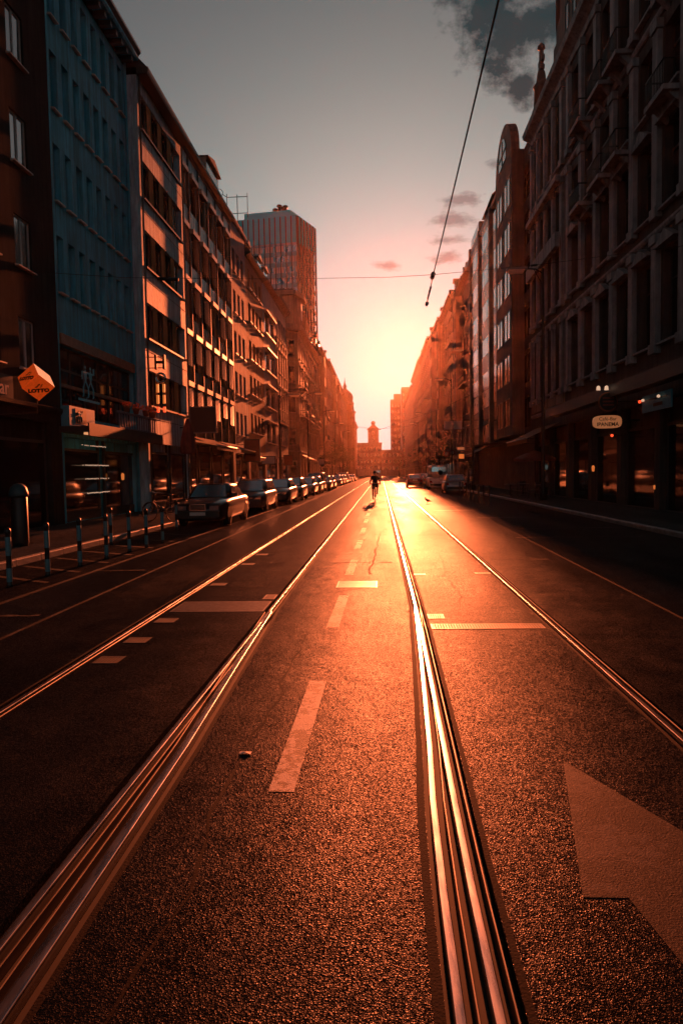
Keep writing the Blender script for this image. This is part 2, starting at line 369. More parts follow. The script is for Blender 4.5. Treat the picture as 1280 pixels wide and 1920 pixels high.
for fa, fb, kk in strips:
    mi = 0 if kk == 'a' else 1
    for y0, y1 in zip(ys, ys[1:]):
        if min(fb(y0) - fa(y0), fb(y1) - fa(y1)) < 0.05: continue
        rb.face([(fa(y0), y0, 0), (fb(y0), y0, 0), (fb(y1), y1, 0), (fa(y1), y1, 0)], mi)
        rb.face([(fa(y0), y0, 0), (fa(y1), y1, 0), (fa(y1), y1, -0.07), (fa(y0), y0, -0.07)], mi)
        rb.face([(fb(y0), y0, 0), (fb(y1), y1, 0), (fb(y1), y1, -0.07), (fb(y0), y0, -0.07)], mi)
for fa, fb in ((lambda y: lo(y) - 0.1, lambda y: lo(y) + 0.12), (lambda y: chan_L(y)[0] - 0.04, lambda y: chan_L(y)[1] + 0.04),
               (lambda y: chan_R(y)[0] - 0.04, lambda y: chan_R(y)[1] + 0.04), (lambda y: lerp(RO, y) - 0.1, lambda y: lerp(RO, y) + 0.12)):
    for y0, y1 in zip(ys, ys[1:]):
        rb.face([(fa(y0), y0, -0.055), (fb(y0), y0, -0.055), (fb(y1), y1, -0.055), (fa(y1), y1, -0.055)], 2)
road = struct(rb.build('road', ['asphalt', 'asphalt_worn', 'groove']))

def rail(tab, y0, y1, label, gs=1, head=0.036, lipw=0.011):
    """grooved rail: running head, groove, thin guard lip (on side gs)"""
    t = thing('tram_rail', label, 'rail', (0, 0, 0))
    yy = [y0] + [y for y in ys if y0 < y < y1] + [y1]
    def bar(a, b, zt, zb, bev):
        rows = []
        for y in yy:
            c = lerp(tab, y)
            rows.append([(c + a, y, zb), (c + a, y, zt - bev), (c + a + bev * (1 if b > a else -1), y, zt), (c + b - bev * (1 if b > a else -1), y, zt), (c + b, y, zt - bev), (c + b, y, zb)])
        return MB().grid(rows, 0, False, True, True)
    rows = []
    for y in yy:
        c = lerp(tab, y); hw = head / 2
        rows.append([(c - hw, y, -0.05), (c - hw, y, -0.006)] + [(c + hw * math.sin(a) / math.sin(1.0), y, 0.006 + hw * 0.55 * (math.cos(a) - 1) / (1 - math.cos(1.0)) * 0.09) for a in (-1.0, -0.7, -0.4, -0.15, 0.15, 0.4, 0.7, 1.0)] + [(c + hw, y, -0.006), (c + hw, y, -0.05)])
    MB().grid(rows, 0, True, True, False).build('rail_head', 'rail_steel', t)
    bar((head / 2 + 0.034) * gs, (head / 2 + 0.034 + lipw) * gs, 0.002, -0.05, 0.003).build('guard_lip', 'rail_lip', t)
    return t
rail(LO, YB, YF, 'outer left rail of the left tram track', 1)
rail(LB, YB, YF, 'inner right rail of the left tram track', 1)
rail(LA, YB, 8.4, 'branching switch rail beside the inner rail of the left track', -1, 0.05)
rail(RB, YB, YF, 'left rail of the right tram track, running on straight', 1)
rail(RA, YB, 8.6, 'branching switch rail nearest the centre line in the foreground', 1)
rail(RO, YB, YF, 'outermost right rail of the right tram track', 1)

# smooth bitumen joints along the rails (children of the road), painted marks, plates
def strip_sheet(fa, fb, y0, y1, name, m, z=0.002):
    g = MB(); yy = [y0] + [y for y in ys if y0 < y < y1] + [y1]
    yy2 = []
    for a, b in zip(yy, yy[1:]):
        n = max(1, min(24, int((b - a) / 0.25))); yy2 += [a + (b - a) * k / n for k in range(n)]
    yy2.append(y1)
    rows = [[(fa(y) + random.uniform(-.002, .002), y, z), (fb(y) + random.uniform(-.002, .002), y, z)] for y in yy2]
    return g.grid(rows, 0, False).build(name, m, road)
strip_sheet(lambda y: chan_R(y)[0] - 0.04, lambda y: chan_R(y)[0] - 0.002, 0, 60, 'sealant_joint', 'sealant')
strip_sheet(lambda y: chan_R(y)[1] + 0.002, lambda y: chan_R(y)[1] + 0.03, 0, 60, 'sealant_joint', 'sealant')
strip_sheet(lambda y: chan_L(y)[1] + 0.002, lambda y: chan_L(y)[1] + 0.03, 0, 60, 'sealant_joint', 'sealant')
strip_sheet(lambda y: lo(y) - 0.085, lambda y: lo(y) - 0.062, 0, 60, 'sealant_joint', 'sealant')
strip_sheet(lambda y: lerp(RO, y) - 0.09, lambda y: lerp(RO, y) - 0.062, 0, 60, 'sealant_joint', 'sealant')
strip_sheet(lambda y: -4.05 - 0.0128 * max(y, 0), lambda y: -3.99 - 0.0128 * max(y, 0), 1, 200, 'asphalt_seam', 'paint_worn')
strip_sheet(lambda y: KL + 0.02, lambda y: KL + 0.12, 2, 200, 'edge_line', 'paint_worn')
strip_sheet(lambda y: 3.19 + 0.03 * max(0, y) ** 0.9, lambda y: 3.23 + 0.03 * max(0, y) ** 0.9, 4, 120, 'asphalt_seam', 'sealant')
# crazed cross seams and repair patches
for (x0, x1, y0, y1, m) in ((-5.2, -4.3, 8.2, 8.27, 'paint_worn'), (-5.2, -4.35, 12.2, 12.28, 'sealant'), (2.1, 3.2, 13.2, 13.28, 'sealant'), (3.4, 6.6, 17.5, 17.6, 'paint_worn'),
                            (3.9, 6.9, 20.2, 20.33, 'paint_worn'), (3.5, 5.2, 25, 25.4, 'paint_worn'), (2.3, 4.1, 30, 30.5, 'paint_worn'), (3.2, 6.2, 33.5, 33.7, 'paint_worn'), (-1.2, 0.2, 13.0, 13.05, 'sealant')):
    n = 14; rows = [[(x0 + (x1 - x0) * k / n, y0 + random.uniform(-.03, .03), 0.004), (x0 + (x1 - x0) * k / n, y1 + random.uniform(-.03, .03), 0.004)] for k in range(n + 1)]
    MB().grid(rows, 0, False).build('road_seam', m, road)
for k in range(12):
    y0 = 3.58 + 3.92 * k + (0 if k < 1 else 0.02 * k)
    MB().face([(-0.635, y0, 0.002), (-0.495, y0, 0.002), (-0.475, y0 + 1.98, 0.002), (-0.615, y0 + 1.98, 0.002)]).build('lane_dash', 'paint', road)
# big turn arrow in the right lane
MB().face([(1.05, 4.01, 0.002), (0.785, 2.70, 0.002), (0.965, 2.70, 0.002), (1.18, 2.72, 0.002), (1.62, 2.72, 0.002)]).face([(0.965, 2.70, 0.002), (1.02, 2.32, 0.002), (1.12, 1.5, 0.002), (1.42, 1.5, 0.002), (1.18, 2.718, 0.002)]).build('lane_arrow', 'paint_worn', road)

# tar-filled cracks and repair patches
rc = random.Random(11)
for (x0, y0, x1, y1, w_) in ((-0.95, 1.6, -0.75, 7.2, .012), (-1.1, 9.6, 0.2, 10.0, .014), (1.0, 8.6, 1.3, 15, .010), (-0.2, 11.5, -0.1, 19, .018), (-2.6, 15.5, -1.7, 16.2, .02), (0.7, 18.5, 1.7, 19.0, .02)):
    n = 26; ex, ey = x1 - x0, y1 - y0; l = math.hypot(ex, ey); nx, ny = -ey / l, ex / l; off = 0; rows = []
    for k in range(n + 1):
        off += rc.gauss(0, .022); ww = w_ * rc.uniform(.25, 1.2); cx_, cy_ = x0 + ex * k / n + nx * off, y0 + ey * k / n + ny * off
        rows.append([(cx_ - nx * ww, cy_ - ny * ww, .0016), (cx_ + nx * ww, cy_ + ny * ww, .0016)])
    MB().grid(rows, 0, False).build('tar_crack', 'sealant', road)
for (x0, x1, y0, y1) in ((-2.35, -1.75, 10.2, 12.0), (-3.85, -3.05, 9.4, 12.6)):
    MB().face([(x0, y0, .0012), (x1, y0 + .03, .0012), (x1 - .02, y1, .0012), (x0 + .03, y1 - .04, .0012)]).build('repair_patch', 'asphalt_patch', road)
# plates, gratings
def grating(name, label, cat, x0, x1, y0, y1, nslot, along='x', m='cast_iron', group=None):
    t = thing(name, label, cat, ((x0 + x1) / 2, (y0 + y1) / 2, 0.0), 0, group)
    w, d = (x1 - x0) / 2, (y1 - y0) / 2
    MB().box(-w, w, -d, d, 0.0008, 0.0018).build('base_plate', 'groove', t)
    g = MB().box(-w, w, -d, -d + 0.02, 0.002, 0.0052).box(-w, w, d - 0.02, d, 0.002, 0.0052).box(-w, -w + 0.02, -d + 0.021, d - 0.021, 0.002, 0.0052).box(w - 0.02, w, -d + 0.021, d - 0.021, 0.002, 0.0052)
    g.build('rim', m, t)
    b = MB()
    for k in range(nslot):
        if along == 'x':
            p = -w + 0.02 + (2 * w - 0.04) * (k + 0.5) / nslot; h = (2 * w - 0.04) / nslot * 0.24; b.box(p - h, p + h, -d + 0.021, d - 0.021, 0.002, 0.0046)
        else:
            p = -d + 0.02 + (2 * d - 0.04) * (k + 0.5) / nslot; h = (2 * d - 0.04) / nslot * 0.27; b.box(-w + 0.021, w - 0.021, p - h, p + h, 0.002, 0.0046)
    tag(b.build('bars', m, t), kind='stuff')
    return t
grating('cover_plate', 'wide ribbed steel cover plate spanning the left tram track', 'plate', -2.70, -1.50, 8.42, 9.1, 22, 'y', 'cast_iron')
for (y, lab) in ((6.2, 'nearest slotted drain beside the outer left rail'), (6.96, 'second nearest slotted drain beside the outer left rail'), (7.92, 'slotted drain just in front of the ribbed cover plate, outer rail'),
                 (10.56, 'slotted drain just beyond the ribbed cover plate, outer rail'), (12.95, 'second slotted drain beyond the ribbed plate by the outer rail'), (14.5, 'farthest slotted drain beside the outer left rail')):
    grating('drain_grate', lab, 'drain', -2.70, -2.46, y - 0.12, y + 0.12, 7, 'x', 'rail_lip', 'slotted drains along the left rail')
grating('drain_grate', 'slotted drain at the left track inner rail by the cover plate', 'drain', -1.66, -1.49, 9.25, 9.6, 6, 'y', 'rail_lip')
grating('drain_channel', 'long narrow drain grating across the right tram track', 'drain', 0.53, 1.76, 7.42, 7.66, 40, 'x', 'rail_lip')
grating('drain_grate', 'small drain touching the right switch rail before the grating', 'drain', 0.53, 0.72, 7.95, 8.2, 6, 'x', 'rail_lip')
grating('drain_grate', 'small drain by the right track left rail beyond the grating', 'drain', 0.53, 0.72, 11.35, 11.5, 5, 'x', 'rail_lip')
grating('drain_grate', 'small drain by the outermost right rail', 'drain', 1.55, 1.80, 11.4, 11.6, 5, 'x', 'rail_lip')
t = grating('manhole_cover', 'rectangular manhole cover in the centre lane between the tracks', 'manhole', -0.70, -0.08, 10.15, 10.75, 5, 'y', 'cast_iron')

# kerbs and pavements
def kerb_line(x0, x1, y0, y1, name='kerb'):
    k = MB(); y = y0
    root = struct(MB().box(x0 + 0.02, x1 - 0.02, y0, y1, -0.1, 0.10).build(name, 'kerb_stone'))
    L_ = 1.0; me = MB().prism([(x0, -0.08), (x1, -0.08), (x1, 0.115), (x1 - 0.02, 0.13), (x0 + 0.02, 0.13), (x0, 0.115)], 0, L_ - 0.012).mesh('kerb_block', 'kerb_stone')
    while y < min(y1, y0 + 75):
        place(me, 'kerb_block', root, (0, y, random.uniform(-0.004, 0.004))); y += L_
    return root
XL, XR = -10.8, 10.5
kerb_line(-7.36, -7.20, 3.0, 430, 'left_kerb')
kerb_line(7.26, 7.42, 6.0, 430, 'right_kerb')
struct(MB().box(-60, -7.37, -25, 81.1, -0.1, 0.118).box(-60, -7.37, 90.0, 430, -0.1, 0.118).build('left_pavement', 'pavement'))
struct(MB().box(7.43, 60, -25, 430, -0.1, 0.118).build('right_pavement', 'pavement'))
# parking bay on the left with painted bay lines
struct(MB().face([(-7.19, YB, 0.0), (KL - 0.001, YB, 0.0), (KL - 0.001, YF, 0.0), (-7.19, YF, 0.0)]).build('parking_bay', 'asphalt_patch'))
for k, y in enumerate((10.8, 12.0, 13.3, 14.6, 16.0, 17.6, 19.4)):
    MB().face([(-7.05, y + 0.9, 0.004), (-5.5, y, 0.004), (-5.5, y + 0.14, 0.004), (-7.05, y + 1.04, 0.004)]).build('bay_line', 'paint_worn', road)
# ------------------------------------------------------------------ building kit (local frame: x along the facade, -y out to the street, z up)
WC = {}
def wmesh(w, h, style, fm, gm, far):
    key = (round(w, 3), round(h, 3), style, fm, gm, far)
    if key in WC: return WC[key]
    f = MB(); b = 0.055 if w < 1.2 else 0.07
    f.box(0, b, 0, 0.06, 0, h).box(w - b, w, 0, 0.06, 0, h).box(b, w - b, 0, 0.06, 0, b).box(b, w - b, 0, 0.06, h - b, h)
    panes = []
    if style == 'single': panes = [(b, w - b, b, h - b)]
    elif style in ('double', 'cross'):
        f.box(w / 2 - b / 2, w / 2 + b / 2, -0.004, 0.056, b, h - b)
        zz = [b, h - b]
        if style == 'cross':
            zt = h * 0.68; f.box(b, w / 2 - b / 2, -0.008, 0.05, zt - b / 2, zt + b / 2).box(w / 2 + b / 2, w - b, -0.008, 0.05, zt - b / 2, zt + b / 2); zz = [b, zt - b / 2, zt + b / 2, h - b]
        for i in range(0, len(zz), 2): panes += [(b, w / 2 - b / 2, zz[i], zz[i + 1]), (w / 2 + b / 2, w - b, zz[i], zz[i + 1])]
    elif style == 'transom':
        zt = h * 0.7; f.box(b, w - b, -0.004, 0.056, zt - b / 2, zt + b / 2); panes = [(b, w - b, b, zt - b / 2), (b, w - b, zt + b / 2, h - b)]
    elif style == 'triple':
        for k in (1, 2): f.box(w * k / 3 - b / 2, w * k / 3 + b / 2, -0.004, 0.056, b, h - b)
        panes = [(b, w / 3 - b / 2, b, h - b), (w / 3 + b / 2, 2 * w / 3 - b / 2, b, h - b), (2 * w / 3 + b / 2, w - b, b, h - b)]
    if far:
        for p in panes: f.face([(p[0], 0.035, p[2]), (p[1], 0.035, p[2]), (p[1], 0.035, p[3]), (p[0], 0.035, p[3])], 1)
        WC[key] = (f.mesh('window', [fm, gm]), [])
    else:
        pm = []
        for p in panes:
            pm.append((MB().box(0, p[1] - p[0], 0, 0.012, 0, p[3] - p[2]).mesh('pane', gm), p))
        WC[key] = (f.mesh('window', fm), pm)
    return WC[key]
SC = {}
def window(b, x, z, w, h, style='double', rec=0.14, fm='frame_dark', gm='glass', sill=None, far=False, tilt=0.004):
    fmesh, panes = wmesh(w, h, style, fm, gm, far)
    o = place(fmesh, 'window', b, (x, rec, z))
    for pm, p in panes:
        place(pm, 'pane', o, (p[0], 0.03, p[2]), (random.uniform(-tilt, tilt), 0, random.uniform(-tilt, tilt)))
    if sill:
        dep, hh, over, sm = sill; key = (round(w, 3), sill)
        if key not in SC: SC[key] = MB().prism([(-dep, 0), (0.02, 0), (0.02, hh + 0.03), (-dep, hh)], -over, w + over, 0, 'x').mesh('sill', sm)
        place(SC[key], 'sill', o, (0, -rec, -hh - 0.035))
    return o
def wall(b, W, H, ops, m, depth=9.0, rev=0.25, name='wall', z0=0.0, mats=None):
    """front skin with real openings and reveals, plain sides, back and top"""
    g = MB()
    xs = sorted({0, W, *[o[0] for o in ops], *[o[1] for o in ops]}); zs = sorted({z0, H, *[o[2] for o in ops], *[o[3] for o in ops]})
    for i in range(len(xs) - 1):
        run = None
        for j in range(len(zs) - 1):
            cxm, czm = (xs[i] + xs[i + 1]) / 2, (zs[j] + zs[j + 1]) / 2
            hole = any(o[0] < cxm < o[1] and o[2] < czm < o[3] for o in ops)
            if not hole and run is None: run = zs[j]
            if (hole or j == len(zs) - 2) and run is not None:
                top = zs[j] if hole else zs[j + 1]
                g.face([(xs[i], 0, run), (xs[i + 1], 0, run), (xs[i + 1], 0, top), (xs[i], 0, top)]); run = None
    for (a, c, d, e) in ops:
        g.face([(a, 0, d), (c, 0, d), (c, rev, d), (a, rev, d)]).face([(a, 0, e), (c, 0, e), (c, rev, e), (a, rev, e)])
        g.face([(a, 0, d), (a, 0, e), (a, rev, e), (a, rev, d)]).face([(c, 0, d), (c, 0, e), (c, rev, e), (c, rev, d)])
        g.face([(a, rev, d), (c, rev, d), (c, rev, e), (a, rev, e)])
    g.face([(0, 0, z0), (0, depth, z0), (0, depth, H), (0, 0, H)]).face([(W, 0, z0), (W, depth, z0), (W, depth, H), (W, 0, H)])
    g.face([(0, depth, z0), (W, depth, z0), (W, depth, H), (0, depth, H)]).face([(0, 0, H), (W, 0, H), (W, depth, H), (0, depth, H)])
    me = bpy.data.meshes.new(name); me.from_pydata(g.v, [], g.f); me.materials.append(MATS[m]); me.update()
    return place(me, name, b)
def building(name, label, side, y0, y1, off=0.0):
    """side L: facade x grows with Y; side R: facade starts at y1 and runs back towards the camera"""
    if side == 'L': return thing(name, label, 'building', (XL + off, y0, 0), R(90))
    return thing(name, label, 'building', (XR + off, y1, 0), R(-90))
def moulding(b, W, z, prof, m, name='cornice', x0=0.0, over=0.02):
    """profile of (out, up) points swept along the facade; out is towards the street"""
    return MB().prism([(-p[0], z + p[1]) for p in prof], x0 - over, W + over, 0, 'x').build(name, m, b)
EAVE = [(0, 0), (0.12, 0), (0.18, 0.12), (0.45, 0.2), (0.5, 0.34), (0, 0.34)]
BELT = [(0, 0), (0.08, 0), (0.14, 0.1), (0.14, 0.2), (0, 0.26)]
CORN = [(0, 0), (0.1, 0), (0.15, 0.25), (0.3, 0.35), (0.62, 0.5), (0.7, 0.75), (0, 0.8)]
def roof(b, W, H, rise, run, m, over=0.45, depth=9.0, x0=0.0):
    return MB().prism([(-over, H), (depth, H), (depth, H + rise * 0.6), (run + 0.6, H + rise), (run, H + rise)], x0 + 0.02, W - 0.02, 0, 'x').build('roof', m, b)
def chimney(r, x, y, z, h, m='brick_dark', w=0.7, d=0.5):
    o = MB().box(x, x + w, y, y + d, z, z + h).box(x - 0.06, x + w + 0.06, y - 0.06, y + d + 0.06, z + h + 0.002, z + h + 0.14).build('chimney', m, r)
    return o
def dormer(r, x, y, z, w, h, m='roof_slate', dep=2.5):
    o = MB().box(x, x + w, y, y + dep, z, z + h).prism([(x - 0.15, z + h + .003), (x + w + 0.15, z + h + .003), (x + w / 2, z + h + 0.5)], y - 0.2, y + dep, 0).box(x + 0.15, x + w - 0.15, y - 0.02, y - 0.001, z + 0.2, z + h - 0.15, 1).build('dormer', [m, 'glass'], r)
    return o
def shopfront(b, W, z1, bays, m='shop_dark', fr='frame_dark', z0=0.12):
    """ground floor: glazing bays set back between piers"""
    bw = W / bays
    for k in range(bays):
        o = MB().box(k * bw + 0.25, k * bw + 0.33, 0.1, 0.2, z0, z1).box((k + 1) * bw - 0.33, (k + 1) * bw - 0.25, 0.1, 0.2, z0, z1).box(k * bw + 0.33, (k + 1) * bw - 0.33, 0.1, 0.2, z1 - 0.5, z1 - 0.4).box(k * bw + 0.33, (k + 1) * bw - 0.33, 0.1, 0.2, z0, z0 + 0.35).build('shop_window', fr, b)
        MB().box(k * bw + 0.331, (k + 1) * bw - 0.331, 0.145, 0.16, z0 + 0.351, z1 - 0.501).build('pane', 'glass', o)

# ---- left row -----------------------------------------------------------
# dark brown block at the left edge of the picture
b = building('dark_block', 'dark brown house at the left edge, its panes mirroring the sky', 'L', 5.4, 23.38, -0.32)
W = 17.98; ops = []
cols_ = [1.5 + 2.05 * k - 0.45 for k in range(8)]
for z in (5.2, 8.35, 11.5, 14.65, 17.8):
    for x in cols_: ops.append((x, x + 1.0, z, z + 1.55))
sh = [(0.5 + 4.3 * k, 4.3 + 4.3 * k, 0.12, 3.6) for k in range(4)]
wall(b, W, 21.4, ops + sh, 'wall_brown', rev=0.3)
for z in (5.2, 8.35, 11.5, 14.65, 17.8):
    for x in cols_: window(b, x, z, 1.0, 1.55, 'double', 0.07, 'frame_white', 'glass_mirror', (0.14, 0.04, 0.06, 'sill_pale'), tilt=0.012)
for s_ in sh:
    o = MB().box(s_[0], s_[0] + 0.08, 0.2, 0.28, 0.12, 3.6).box(s_[1] - 0.08, s_[1], 0.2, 0.28, 0.12, 3.6).box(s_[0] + 0.08, s_[1] - 0.08, 0.2, 0.28, 2.9, 3.0).build('shop_window', 'frame_dark', b)
    MB().box(s_[0] + 0.08, s_[1] - 0.08, 0.23, 0.245, 0.12, 2.9).build('pane', 'glass', o)
moulding(b, W, 21.4, EAVE, 'gutter'); roof(b, W, 21.74, 4, 3.5, 'roof_tile'); moulding(b, W, 3.9, BELT, 'wall_brown', 'belt_course')

# teal rendered house, set back a little so the low sun misses it
b = building('teal_house', 'plain teal rendered house with narrow deep windows', 'L', 23.4, 31.08, -0.42)
W = 7.68; ops = []; rows_ = (8.3, 11.45, 14.6, 17.75)
for z in rows_:
    for k in range(8): ops.append((0.40 + 0.91 * k, 0.40 + 0.91 * k + 0.52, z, z + 1.95))
ops += [(0.3, 7.45, 3.95, 6.45), (0.35, 7.33, 0.12, 3.2)]
wall(b, W, 20.1, ops, 'wall_teal', rev=0.32)
for z in rows_:
    for k in range(8): window(b, 0.40 + 0.91 * k, z, 0.52, 1.95, 'single', 0.24, 'frame_dark', random.choice(('glass_old', 'glass_old', 'glass', 'blind')), (0.13, 0.05, 0.03, 'sill_pale'))
me = MB().box(0, 0.62, -0.17, 0, 0, 0.36).box(0, 0.62, -0.17, 0.0, -0.0, 0.0).mesh('corbel', 'frame_white')
for k in range(3):
    MB().box(0.26 + 2.4 * k, 2.65 + 2.4 * k, -0.10, 0.1, 6.46, 6.82).build('lintel_tile', 'lintel_tile', b)
for k in range(3):
    window(b, 0.3 + 2.383 * k, 3.95, 2.38, 2.48, 'cross', 0.2, 'frame_dark', 'glass')
MB().box(0.31, 7.44, 0.05, 0.2, 4.98, 5.1).build('window_rail', 'lintel_tile', b)
me = MB().box(0, 0.2, -0.5, 0, 0, 0.2).mesh('bracket', 'gutter')
moulding(b, W, 20.32, [(0, 0), (0.6, 0), (0.66, 0.08), (0.66, 0.3), (0, 0.3)], 'wall_teal')
for k in range(13): place(me, 'bracket', b, (0.2 + 0.585 * k, 0, 20.11))
MB().prism([(-0.78, 20.63), (-0.66, 20.5), (-0.66, 20.72), (-0.78, 20.75)], 0, W, 0, 'x').build('gutter', 'gutter', b)
r_ = roof(b, W, 20.64, 2.2, 1.8, 'roof_slate', 0.2)
o = MB().box(4.6, 5.5, 0.5, 1.4, 20.65, 23.0).build('dormer', 'wall_teal', r_)
rl = MB()
for k in range(28): rl.tube([(0.1 + 0.29 * k, -0.25, 20.64), (0.1 + 0.29 * k, -0.25, 21.5)], 0.012, 5)
rl.tube([(0.05, -0.25, 21.5), (W - 0.05, -0.25, 21.5)], 0.022, 6).tube([(0.05, -0.25, 21.1), (W - 0.05, -0.25, 21.1)], 0.014, 6)
rl.build('roof_railing', 'dark_metal', r_)
for x in (0.04, W - 0.14): MB().tube([(x, -0.07, 0.12), (x, -0.07, 20.3)], 0.055, 8).build('downpipe', 'wall_teal', b)

# concrete house with ribbon windows and orange curtains
shopfront(b, W, 3.2, 2)
b = building('concrete_house', 'striated pink concrete house with ribbon windows and orange curtains', 'L', 31.1, 37.86, 0.1)
W = 6.76; ops = []; rows_ = ((5.05, 1.62), (8.15, 1.65), (11.42, 1.68), (14.52, 1.68), (17.6, 1.55))
for z, h in rows_: ops.append((0.42, W - 0.22, z, z + h))
wall(b, W, 19.75, ops + [(0.3, W - 0.3, 0.12, 3.3)], 'wall_concrete', rev=0.3)
for z, h in rows_:
    for k in range(4):
        x = 0.42 + 1.53 * k
        window(b, x, z, 0.93, h, 'single', 0.16, 'frame_dark', 'glass_old')
        if k < 3:
            # pleated curtain-coloured panel between the panes
            rows = [[(x + 0.93 + 0.6 * j / 12, 0.035 + 0.028 * math.sin(j * 1.9), zz) for j in range(13)] for zz in (z, z + h)]
            MB().grid(rows, 0, True).build('curtain_panel', 'curtain', b)
    MB().box(0.36, W - 0.16, -0.10, 0.02, z - 0.09, z - 0.005).build('sill', 'frame_dark', b)
    MB().box(0.02, W - 0.02, -0.006, 0.0, z - 0.62, z - 0.60).build('panel_joint', 'groove', b)
for x in (0.10, W - 0.08): MB().tube([(x, -0.08, 0.12), (x, -0.08, 19.7)], 0.05, 8).build('downpipe', 'gutter', b)
moulding(b, W, 19.76, [(0, 0), (0.5, 0.02), (0.55, 0.12), (0.55, 0.3), (0, 0.3)], 'frame_dark', 'eaves')
r_ = roof(b, W, 20.07, 4.4, 3.6, 'roof_slate', 0.5)
dormer(r_, 1.2, 1.5, 21.2, 1.5, 1.3); dormer(r_, 4.2, 1.5, 21.2, 1.5, 1.3)
shopfront(b, W, 3.3, 2)

# house clad in ribbed panels with projecting shutters
b = building('shutter_house', 'panelled house with bronze ribs and projecting slatted shutters', 'L', 37.88, 51.24, -0.22)
W = 13.36; rows_ = (5.0, 7.95, 11.0, 14.1, 17.3); cw = 2.2
ops = []; cols_ = [0.55 + cw * k for k in range(6)]
for z in rows_:
    for x in cols_: ops.append((x, x + 1.25, z, z + 1.9))
wall(b, W, 20.35, ops + [(0.4, W - 0.4, 0.12, 3.6)], 'panel_bronze', rev=0.3)
SLAT = {}
def slat_shutter(win, w, h, drop):
    n = max(3, int(drop / 0.085))
    box_ = MB().box(-0.08, w + 0.08, -0.34, -0.13, h - 0.02, h + 0.26).build('shutter_box', 'shutter', win)
    if drop < 0.3: return
    me = SLAT.setdefault('m%.2f' % w, MB().prism([(-0.30, 0), (-0.285, 0), (-0.245, 0.06), (-0.26, 0.06)], 0, w, 0, 'x').mesh('slat', 'shutter'))
    for k in range(n):
        place(me, 'slat', win, (0, 0, h - 0.06 - 0.085 * (k + 1)))
for ri, z in enumerate(rows_):
    for k, x in enumerate(cols_):
        o = window(b, x, z, 1.25, 1.9, 'double', 0.13, 'frame_dark', 'glass_old')
        drop = {0: 1.45, 1: 1.75, 2: (0, 1.5, 1.6, 0, 1.6, 1.2)[k], 3: (1.6, 1.75, 1.6, 1.7, 0, 1.7)[k], 4: (0, 1.6, 0.2, 0, 1.6, 0)[k]}[ri]
        if ri < 2 and k in (1, 4): drop *= 0.8
        slat_shutter(o, 1.25, 1.9, drop)
    # pale panel strips with ribs between the storeys
    for k in range(6):
        for j in range(4):
            xa = 0.06 + cw * k + cw * j / 4
            z0, z1 = z + 2.18, (rows_[ri + 1] - 0.04 if ri < 4 else 20.3)
            if z1 - z0 > 0.3 : MB().box(xa + 0.05, xa + cw / 4 - 0.05, -0.035, 0.0, z0, z1).build('panel', 'panel_pale' if ri >= 2 else 'panel_bronze', b)
for k in range(25):
    x = 0.05 + cw * k / 4
    if x < W - 0.05: MB().box(x - 0.035, x + 0.035, -0.13, -0.001, 3.9, 20.3).build('rib', 'gutter' if k % 4 else 'frame_dark', b) if all(not (c - 0.1 < x < c + 1.35) for c in cols_) else None
moulding(b, W, 20.36, EAVE, 'frame_dark', 'eaves'); r_ = roof(b, W, 20.7, 3.6, 3.0, 'roof_slate', 0.5)
dormer(r_, 8.5, 0.4, 21.2, 3.6, 1.9, 'stone_cream'); MB().box(0.1, 0.3, 3, 3.2, 23, 24.8).build('vent_pipe', 'dark_metal', r_)
shopfront(b, W, 3.6, 4); moulding(b, W, 3.62, BELT, 'frame_dark', 'belt_course')

# narrow mauve house, three windows wide
def grid_house(name, label, y0, y1, H, wallm, ncol, rows_, ww, wh, style, rec, fm, sill, side='L', off=0.0, shops=2, margin=0.6, roofm='roof_slate', rise=3.4, z1=3.4, gm='glass_old', groups=1, far=False, shop=True, depth=9.0, capm=None):
    b = building(name, label, side, y0, y1, off); W = y1 - y0; ops = []
    xs_ = []
    pitch = (W - 2 * margin) / ncol
    for k in range(ncol): xs_.append(margin + pitch * k + (pitch - ww) / 2)
    for z in rows_:
        for x in xs_: ops.append((x, x + ww, z, z + wh))
    wall(b, W, H, ops + ([(0.35, W - 0.35, 0.12, z1)] if shop else []), wallm, rev=rec + 0.12, depth=depth)
    for z in rows_:
        for x in xs_: window(b, x, z, ww, wh, style, rec, fm, random.choice((gm, gm, 'glass', 'blind')), sill, far)
    if shop: shopfront(b, W, z1, shops)
    return b, W, xs_
b, W, xs_ = grid_house('mauve_house', 'narrow mauve house three windows wide with pale sills', 51.26, 57.18, 21.0, 'wall_mauve', 3, (4.9, 8.0, 11.1, 14.2, 17.3), 0.95, 1.7, 'single', 0.2, 'frame_dark', (0.14, 0.05, 0.03, 'sill_pale'), off=-0.22)
moulding(b, W, 21.0, [(0, 0), (0.12, 0), (0.2, 0.12), (0.2, 0.3), (0, 0.3)], 'wall_mauve'); r_ = roof(b, W, 21.3, 1.4, 2.5, 'roof_slate', 0.1); chimney(r_, 3.2, 2, 22.5, 1.6)
b, W, xs_ = grid_house('ochre_house', 'orange brown rendered house with bright window sills in rows', 57.2, 65.36, 19.9, 'wall_ochre', 4, (5.4, 8.65, 11.62, 14.78, 17.72 - 0.1), 1.05, 1.6, 'double', 0.16, 'frame_dark', (0.2, 0.06, 0.06, 'sill_pale'), off=-0.22)
moulding(b, W, 19.9, EAVE, 'frame_dark', 'eaves'); r_ = roof(b, W, 20.24, 4.2, 3.2, 'roof_tile', 0.5)
dormer(r_, 1.2, 0.8, 21, 1.5, 1.5); dormer(r_, 4.8, 0.8, 21, 1.5, 1.5); chimney(r_, 3.4, 2.6, 23.2, 1.8)
